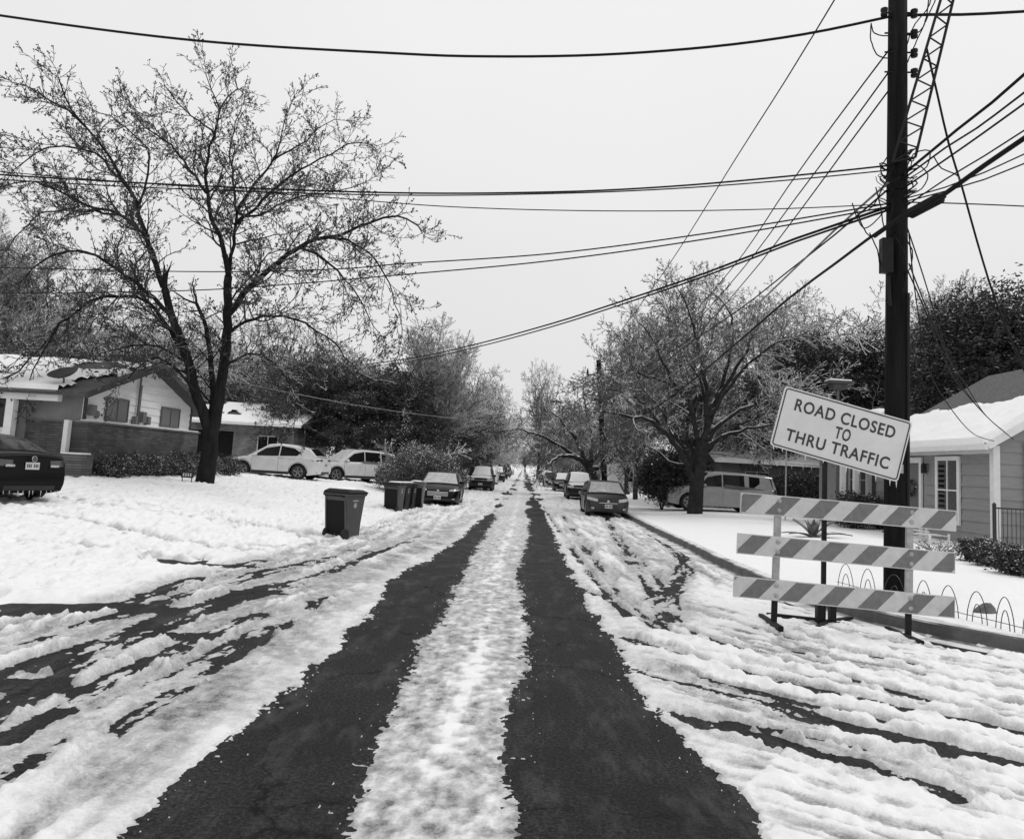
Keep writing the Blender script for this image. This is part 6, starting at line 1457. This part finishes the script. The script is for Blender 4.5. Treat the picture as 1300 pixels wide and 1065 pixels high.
# --- leaning street tree beside the distant pole
SYt = 58; sx_ = P(752, 610, SYt)[0]; st = empty('street_tree', (sx_, SYt, gz(sx_, SYt))); tag(st, 'leaning bare tree with snow lined limbs reaching left over the street by the distant pole', 'tree')
w = Wood(43); w.limb(PL(SYt, [(755, 618), (752, 600), (746, 590)]), .4, .32, level=-1, wig=0); go2 = dict(go, rmin=.015, length=3.4, gap=.36)
for pts, dy in [([(748, 596), (735, 582), (715, 570), (695, 558), (670, 548), (645, 545)], (0, -2)), ([(746, 590), (735, 568), (722, 545), (705, 528), (690, 520)], (0, 2)), ([(748, 590), (752, 560), (745, 530), (740, 505)], (0, 0)),
                ([(750, 590), (765, 565), (780, 540), (795, 520)], (0, 1)), ([(750, 595), (770, 590), (785, 575), (800, 568)], (0, -2)), ([(735, 582), (722, 578), (705, 582), (690, 592)], (-1, -4))]:
    w.limb(PL(SYt, pts, dy), .2, .04, level=0, wig=.1, grow=go2)
tk = w.mesh('trunk', bpy.data.materials['snow_laden_bark'], st, lambda lv: lv <= 0); cr = w.mesh('crown', m_frost, st, lambda lv: lv > 0)
for o in (tk, cr): localise(o, st.location)

gB = 'trees standing behind the yards and along the street'
L_ = [  # variant, name, label, px, ytop, Y, rz, wide
 (V_C, 'bare_tree', 'bare tree at the left edge rising behind the low house roof, thickest stems', 20, 292, 44, .3, 1.25),
 (V_A, 'bare_tree', 'bare tree second from the left edge behind the snowy low roof', 88, 318, 46, 1.7, 1.0),
 (V_B, 'frosted_tree', 'frosted tree behind the low house ridge, just left of the big bare trunk', 165, 392, 48, 2.9, 1.1),
 (V_D, 'frosted_tree', 'pale frosted tree seen through the lower limbs of the big bare tree', 225, 408, 52, .4, 1.2),
 (V_B, 'frosted_tree', 'frosted tree right behind the big bare trunk and brick house', 305, 402, 60, 1.2, 1.0),
 (V_A, 'frosted_tree', 'frosted tree above the white crossover roof, behind the evergreens', 372, 408, 56, 4.1, .95),
 (V_D, 'frosted_tree', 'frosted tree between the big bare tree tips and the tall pale one', 440, 432, 58, 5.0, 1.0),
 (V_C, 'frosted_tree', 'tall pale frosted tree with upswept twigs above the round bush', 562, 414, 52, .9, 1.3),
 (V_B, 'frosted_tree', 'lower frosted tree leaning over the black sedan on the left', 596, 462, 62, 3.3, .9),
 (V_D, 'frosted_tree', 'frosted tree overhanging the second car of the left row', 612, 485, 80, 2.2, 1.1),
 (E_B, 'evergreen_tree', 'dark evergreen at the far left behind the low house', 130, 452, 50, .6, 1.3),
 (E_A, 'evergreen_tree', 'dark evergreen left of the big trunk behind the gable peak', 205, 446, 56, .2, 1.2),
 (E_B, 'evergreen_tree', 'dark evergreen behind the brick house roof, left one', 285, 470, 62, 2.2, 1.2),
 (E_B, 'evergreen_tree', 'big black evergreen directly above the white crossover', 392, 452, 50, 1.1, 1.15),
 (E_A, 'evergreen_tree', 'big black evergreen above the white three row SUV', 455, 468, 49, 2.5, 1.25),
 (E_B, 'evergreen_tree', 'dark evergreen rising right behind the round bush', 512, 462, 50, 3.9, 1.1),
 (E_C, 'evergreen_tree', 'grey green evergreen with drooping sides above the black sedan', 578, 486, 56, 4.2, 1.3),
 (E_A, 'evergreen_tree', 'dark narrow evergreen crown at the end of the left hand tree wall', 605, 508, 70, 5.3, 1.1),
 (E_B, 'evergreen_tree', 'low black evergreen filling the gap behind the two white cars', 350, 505, 52, 5.3, 1.4),
 (V_A, 'frosted_tree', 'frosted tree top left of the sign, highest crown right of the street', 885, 352, 46, 2.4, 1.05),
 (V_C, 'frosted_tree', 'slim upright frosted tree left of the highest right hand crown', 815, 402, 50, 4.4, .95),
 (V_A, 'frosted_tree', 'frosted tree behind the oak, its crown just left of the near pole', 985, 378, 52, .2, 1.0),
 (V_D, 'frosted_tree', 'frosted tree crown against the near pole, behind the sign top', 1072, 388, 50, 1.2, 1.1),
 (V_B, 'frosted_tree', 'frosted tree close behind the distant pole', 800, 490, 66, .7, .9),
 (V_B, 'frosted_tree', 'wide frosted tree over the left row of distant cars, closing the view on the left', 600, 498, 98, 1.9, 1.45),
 (V_B, 'frosted_tree', 'wide frosted tree over the right row of distant cars, closing the view on the right', 728, 512, 104, 4.6, 1.4),
 (V_D, 'frosted_tree', 'small far frosted tree left of the point where the street vanishes', 628, 520, 150, 4.6, 1.5),
 (V_A, 'bare_tree', 'bare tree with crown left of the distant pole top', 690, 462, 120, .7, .65),
 (V_D, 'frosted_tree', 'low frosted tree under the distant pole', 735, 508, 84, 3.7, 1.1),
 (E_B, 'evergreen_tree', 'dark evergreen behind the sign, left half', 960, 462, 50, 1.2, 1.2),
 (E_A, 'evergreen_tree', 'dark evergreen behind the sign, directly left of the near pole', 1045, 430, 48, 2.9, 1.2),
 (E_B, 'evergreen_tree', 'low dark evergreen in the gloom between silver SUV and sign', 925, 520, 54, 4.2, 1.4),
 (E_A, 'evergreen_tree', 'dark evergreen immediately behind the near pole', 1118, 425, 46, .9, 1.0),
 (E_C, 'evergreen_tree', 'evergreen right of the near pole above the cottage roof snow', 1190, 412, 42, 2.2, 1.1),
 (E_A, 'evergreen_tree', 'tallest dark evergreen right of the pole over the cottage ridge', 1248, 385, 40, 3.1, 1.1),
 (E_B, 'evergreen_tree', 'dark evergreen cut by the right edge above the cottage', 1318, 372, 38, 5.0, 1.2),
 (V_C, 'bare_tree', 'bare frosted sprigs between pole and tall evergreen at the right', 1212, 368, 48, 1.0, 1.1),
]
for src, nm, lb, px, yt, Y, rz, wd in L_: at_px(src, nm, lb, px, yt, Y, rz, gB, wd)
# avenue closing over the far street: alternating sides, receding
vs_ = [V_B, V_D, V_B, V_D, V_B, V_D]; side_n = {-1: 'left', 1: 'right'}
far_w = ['nearest', 'second', 'third', 'fourth', 'fifth', 'sixth', 'seventh', 'eighth', 'ninth']
k_ = 0
for sd, lst in ((-1, [(72, -9.0, 1.0), (88, -7.2, .95), (105, -7.0, 1.0), (124, -6.4, 1.0), (146, -6.4, 1.1), (168, -6.2, 1.1), (190, -6, 1.15), (215, -5.5, 1.2)]),
                (1, [(74, 8.8, .9), (90, 7.2, .95), (108, 7.0, 1.0), (128, 6.6, 1.0), (150, 6.6, 1.1), (172, 6.4, 1.1), (194, 6.2, 1.15), (220, 6, 1.2)])):
    for i, (Y, x, s) in enumerate(lst):
        k_ += 1; plant_tree(vs_[k_ % 6], 'avenue_tree', far_w[i] + ' frosted tree of the ' + side_n[sd] + ' hand row arching over the far street', (x, Y, gz(x, Y)), k_ * 1.3, s * .86, s * .80, 'frosted trees arching over the far street')
for i, (x, Y, s) in enumerate([(-4.5, 225, 1.0), (5, 240, 1.05), (0.5, 262, 1.2)]):
    plant_tree(V_B, 'closing_tree', ['left', 'right', 'middle'][i] + ' one of the three palest trees closing the end of the street', (x, Y, gz(x, Y)), i, s, s * .8, 'trees closing the end of the street')
# mixed trees further back on both sides
r_ = random.Random(3); back = []
for i in range(10):
    x = -22 - 7 * i + r_.uniform(-2, 2); Y = 66 + r_.uniform(0, 18) + i * 2; back.append((x, Y))
for i in range(9):
    x = 20 + 7 * i + r_.uniform(-2, 2); Y = 62 + r_.uniform(0, 18); back.append((x, Y))
for i, (x, Y) in enumerate(back):
    src = [V_A, E_A, V_B, E_B, V_D, E_C][i % 6]; s = r_.uniform(.95, 1.25)
    plant_tree(src, 'background_tree', ('frosted' if src in (V_A, V_B, V_D) else 'dark evergreen') + ' tree in the far belt beyond the ' + ('left' if x < 0 else 'right') + ' hand houses', (x, Y, gz(x, Y)), i * 1.1, s, s, 'far belt of trees beyond the ' + ('left' if x < 0 else 'right') + ' hand houses' + (' frosted' if src in (V_A, V_B, V_D) else ' evergreen'))
# distant wood, one mass
bl = []
for i in range(46):
    a = -75 + 150 * i / 45; 
    if abs(a) < 2.2: continue
    R0 = 150; x, y = R0 * math.sin(math.radians(a)), R0 * math.cos(math.radians(a)) * 1.0 + 10; bl.append((x, y, 2.6, 7, 6, 4.4)); bl.append((x + 3, y + 12, 4, 7, 5, 5.5))
bl = [b for b in bl if abs(b[0]) > 12]
for Y in range(96, 330, 9):
    for sd in (-1, 1):
        for xx in (9.5, 15, 22): bl.append((sd * (xx + (Y % 5) * .4), Y, 1.2 - .0 * xx, 3.2, 4.5, 1.6 + .35 * (Y % 3)))
for xx in range(-30, 34, 6): bl.append((xx, 335 + (xx % 5), 3.0, 5, 3, 3.6))
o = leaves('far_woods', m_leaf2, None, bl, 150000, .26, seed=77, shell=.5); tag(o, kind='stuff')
for s in (V_A, V_B, V_C, V_D, E_A, E_B, E_C): retire(s)

# --- shrubs
def shrub(name, label, x, y, w_, h_, n, size, leafm, group=None, twig=None, cat='shrub', seed=1, droop=0.0, lumps=.35):
    z = gz(x, y); t = empty(name, (x, y, z)); tag(t, label, cat, group); g = random.Random(seed)
    W_ = Wood(seed)
    for i in range(9):
        a = i * .7 + g.random(); W_.limb([(0, 0, -.05), (math.cos(a) * w_ * .18, math.sin(a) * w_ * .18, h_ * .45), (math.cos(a) * w_ * .42, math.sin(a) * w_ * .42, h_ * .8)], .03, .008, level=0, wig=.02, grow=(dict(length=h_ * .42, gap=.09 * w_ / 1.5, up=-.2 if droop else .1, maxl=2 if w_ < 2 else 3, rmin=.006 if w_ < 2 else .012, curl=.2, start=.2) if twig else None))
    W_.mesh('stems', twig or m_twig, t, lambda lv: True)
    bl = [(0, 0, h_ * .5, w_ * .36, w_ * .36, h_ * .42)] + [(math.cos(i * 2.4) * w_ * .26, math.sin(i * 2.4) * w_ * .26, h_ * g.uniform(.3, .68), w_ * .2, w_ * .2, h_ * .26) for i in range(9)]
    leaves('foliage', leafm, t, bl, n, size, seed=seed, shell=.6, droop=droop, lumps=lumps); return t
shrub('holly_bush', 'tall glossy black holly flecked with snow beside the grey hatchback and oak', *P(840, 645, 38)[:2], 3.0, 3.3, 26000, .055, mat('holly_leaf', .018, .3, .6, 3, snow=(.93, .06, .9, 3)), seed=51, cat='bush')
shrub('holly_bush', 'second dark holly mass just left of the oak trunk, behind the first', *P(868, 640, 42)[:2], 3.2, 3.6, 16000, .06, bpy.data.materials['holly_leaf'], seed=52, cat='bush')
shrub('weeping_bush', 'big rounded frosted bush with drooping strands between white SUV and black sedan', *P(531, 600, 38.5)[:2], 4.7, 2.9, 60000, .045, mat('frosted_needle', .10, .6, .6, 3, snow=(.5, .4, .75, 2)), twig=m_frost2, seed=53, droop=.25, cat='bush')
shrub('low_bush', 'low pale scrub at the foot of the evergreens behind the black sedan', *P(574, 612, 50)[:2], 2.2, 1.5, 12000, .05, bpy.data.materials['frosted_needle'], twig=m_frost2, seed=54, cat='bush')
hl = ['nearest to us, by the brick planter', 'second from the planter', 'third from the planter', 'fourth from the planter', 'fifth from the planter', 'sixth from the planter', 'last before the big bare trunk', 'just right of the big bare trunk']
for i, (x, y, w_, h_) in enumerate([(-13.15, 24.3, 1.25, .85), (-13.2, 25.4, 1.3, .95), (-13.1, 26.5, 1.3, .85), (-13.2, 27.7, 1.4, .9), (-13.1, 28.9, 1.3, 1.0), (-13.2, 30.0, 1.4, 1.1), (-13.1, 31.3, 1.4, 1.1), (-12.75, 32.6, 1.2, 1.0)]):
    shrub('hedge_shrub', 'dark clipped shrub along the brick base, ' + hl[i], x, y, w_, h_, 6500, .032, m_leafs, 'shrubs along the low house brick base', seed=60 + i)
for i, (px, py) in enumerate([(1242, 716), (1263, 722), (1290, 732), (1325, 738)]):
    p = G(px, py); shrub('cottage_shrub', ['small leafy shrub with white flecks by the cottage corner, leftmost', 'small leafy shrub carrying the most snow, second by the cottage corner', 'small dark shrub in front of the iron fence, third by the cottage corner', 'small shrub cut by the right edge below the iron fence'][i], p[0], p[1], .85, .55, 5500, .03, m_leafs if i % 2 else mat('shrub_leaf', .03, .5, .6, 3, snow=(.8, .1, .9, 4)), 'shrubs before the grey cottage', twig=m_twig, seed=80 + i)
for i, (px, py, w_, h_) in enumerate([(1085, 672, 1.6, 1.5), (1120, 676, 1.4, 1.3), (985, 660, 3.0, 2.2), (1010, 655, 3.0, 2.6), (915, 648, 3.0, 1.6), (1060, 655, 2.6, 2.4)]):
    p = P(px, py, 30 if i < 2 else 43); shrub('dark_bush', ['black bush at the foot of the cottage porch, seen under the top board', 'dark bush by the far porch post left of the pole', 'dark undergrowth bush behind the left end of the barricade', 'taller dark bush behind the agave', 'low dark bush beyond the tail of the silver SUV', 'dark bush under the sign post gap'][i], p[0], p[1], w_, h_, 9000, .05, m_leaf, seed=90 + i, cat='bush')
p = G(1190, 712); shrub('dry_grass_clump', 'dry drooping ornamental grass clump before the white garden chair', p[0], p[1], 1.3, .5, 900, .02, m_leaf2, twig=mat('dry_grass', .22, .8, .3, 6), seed=99, cat='plant', droop=.1)
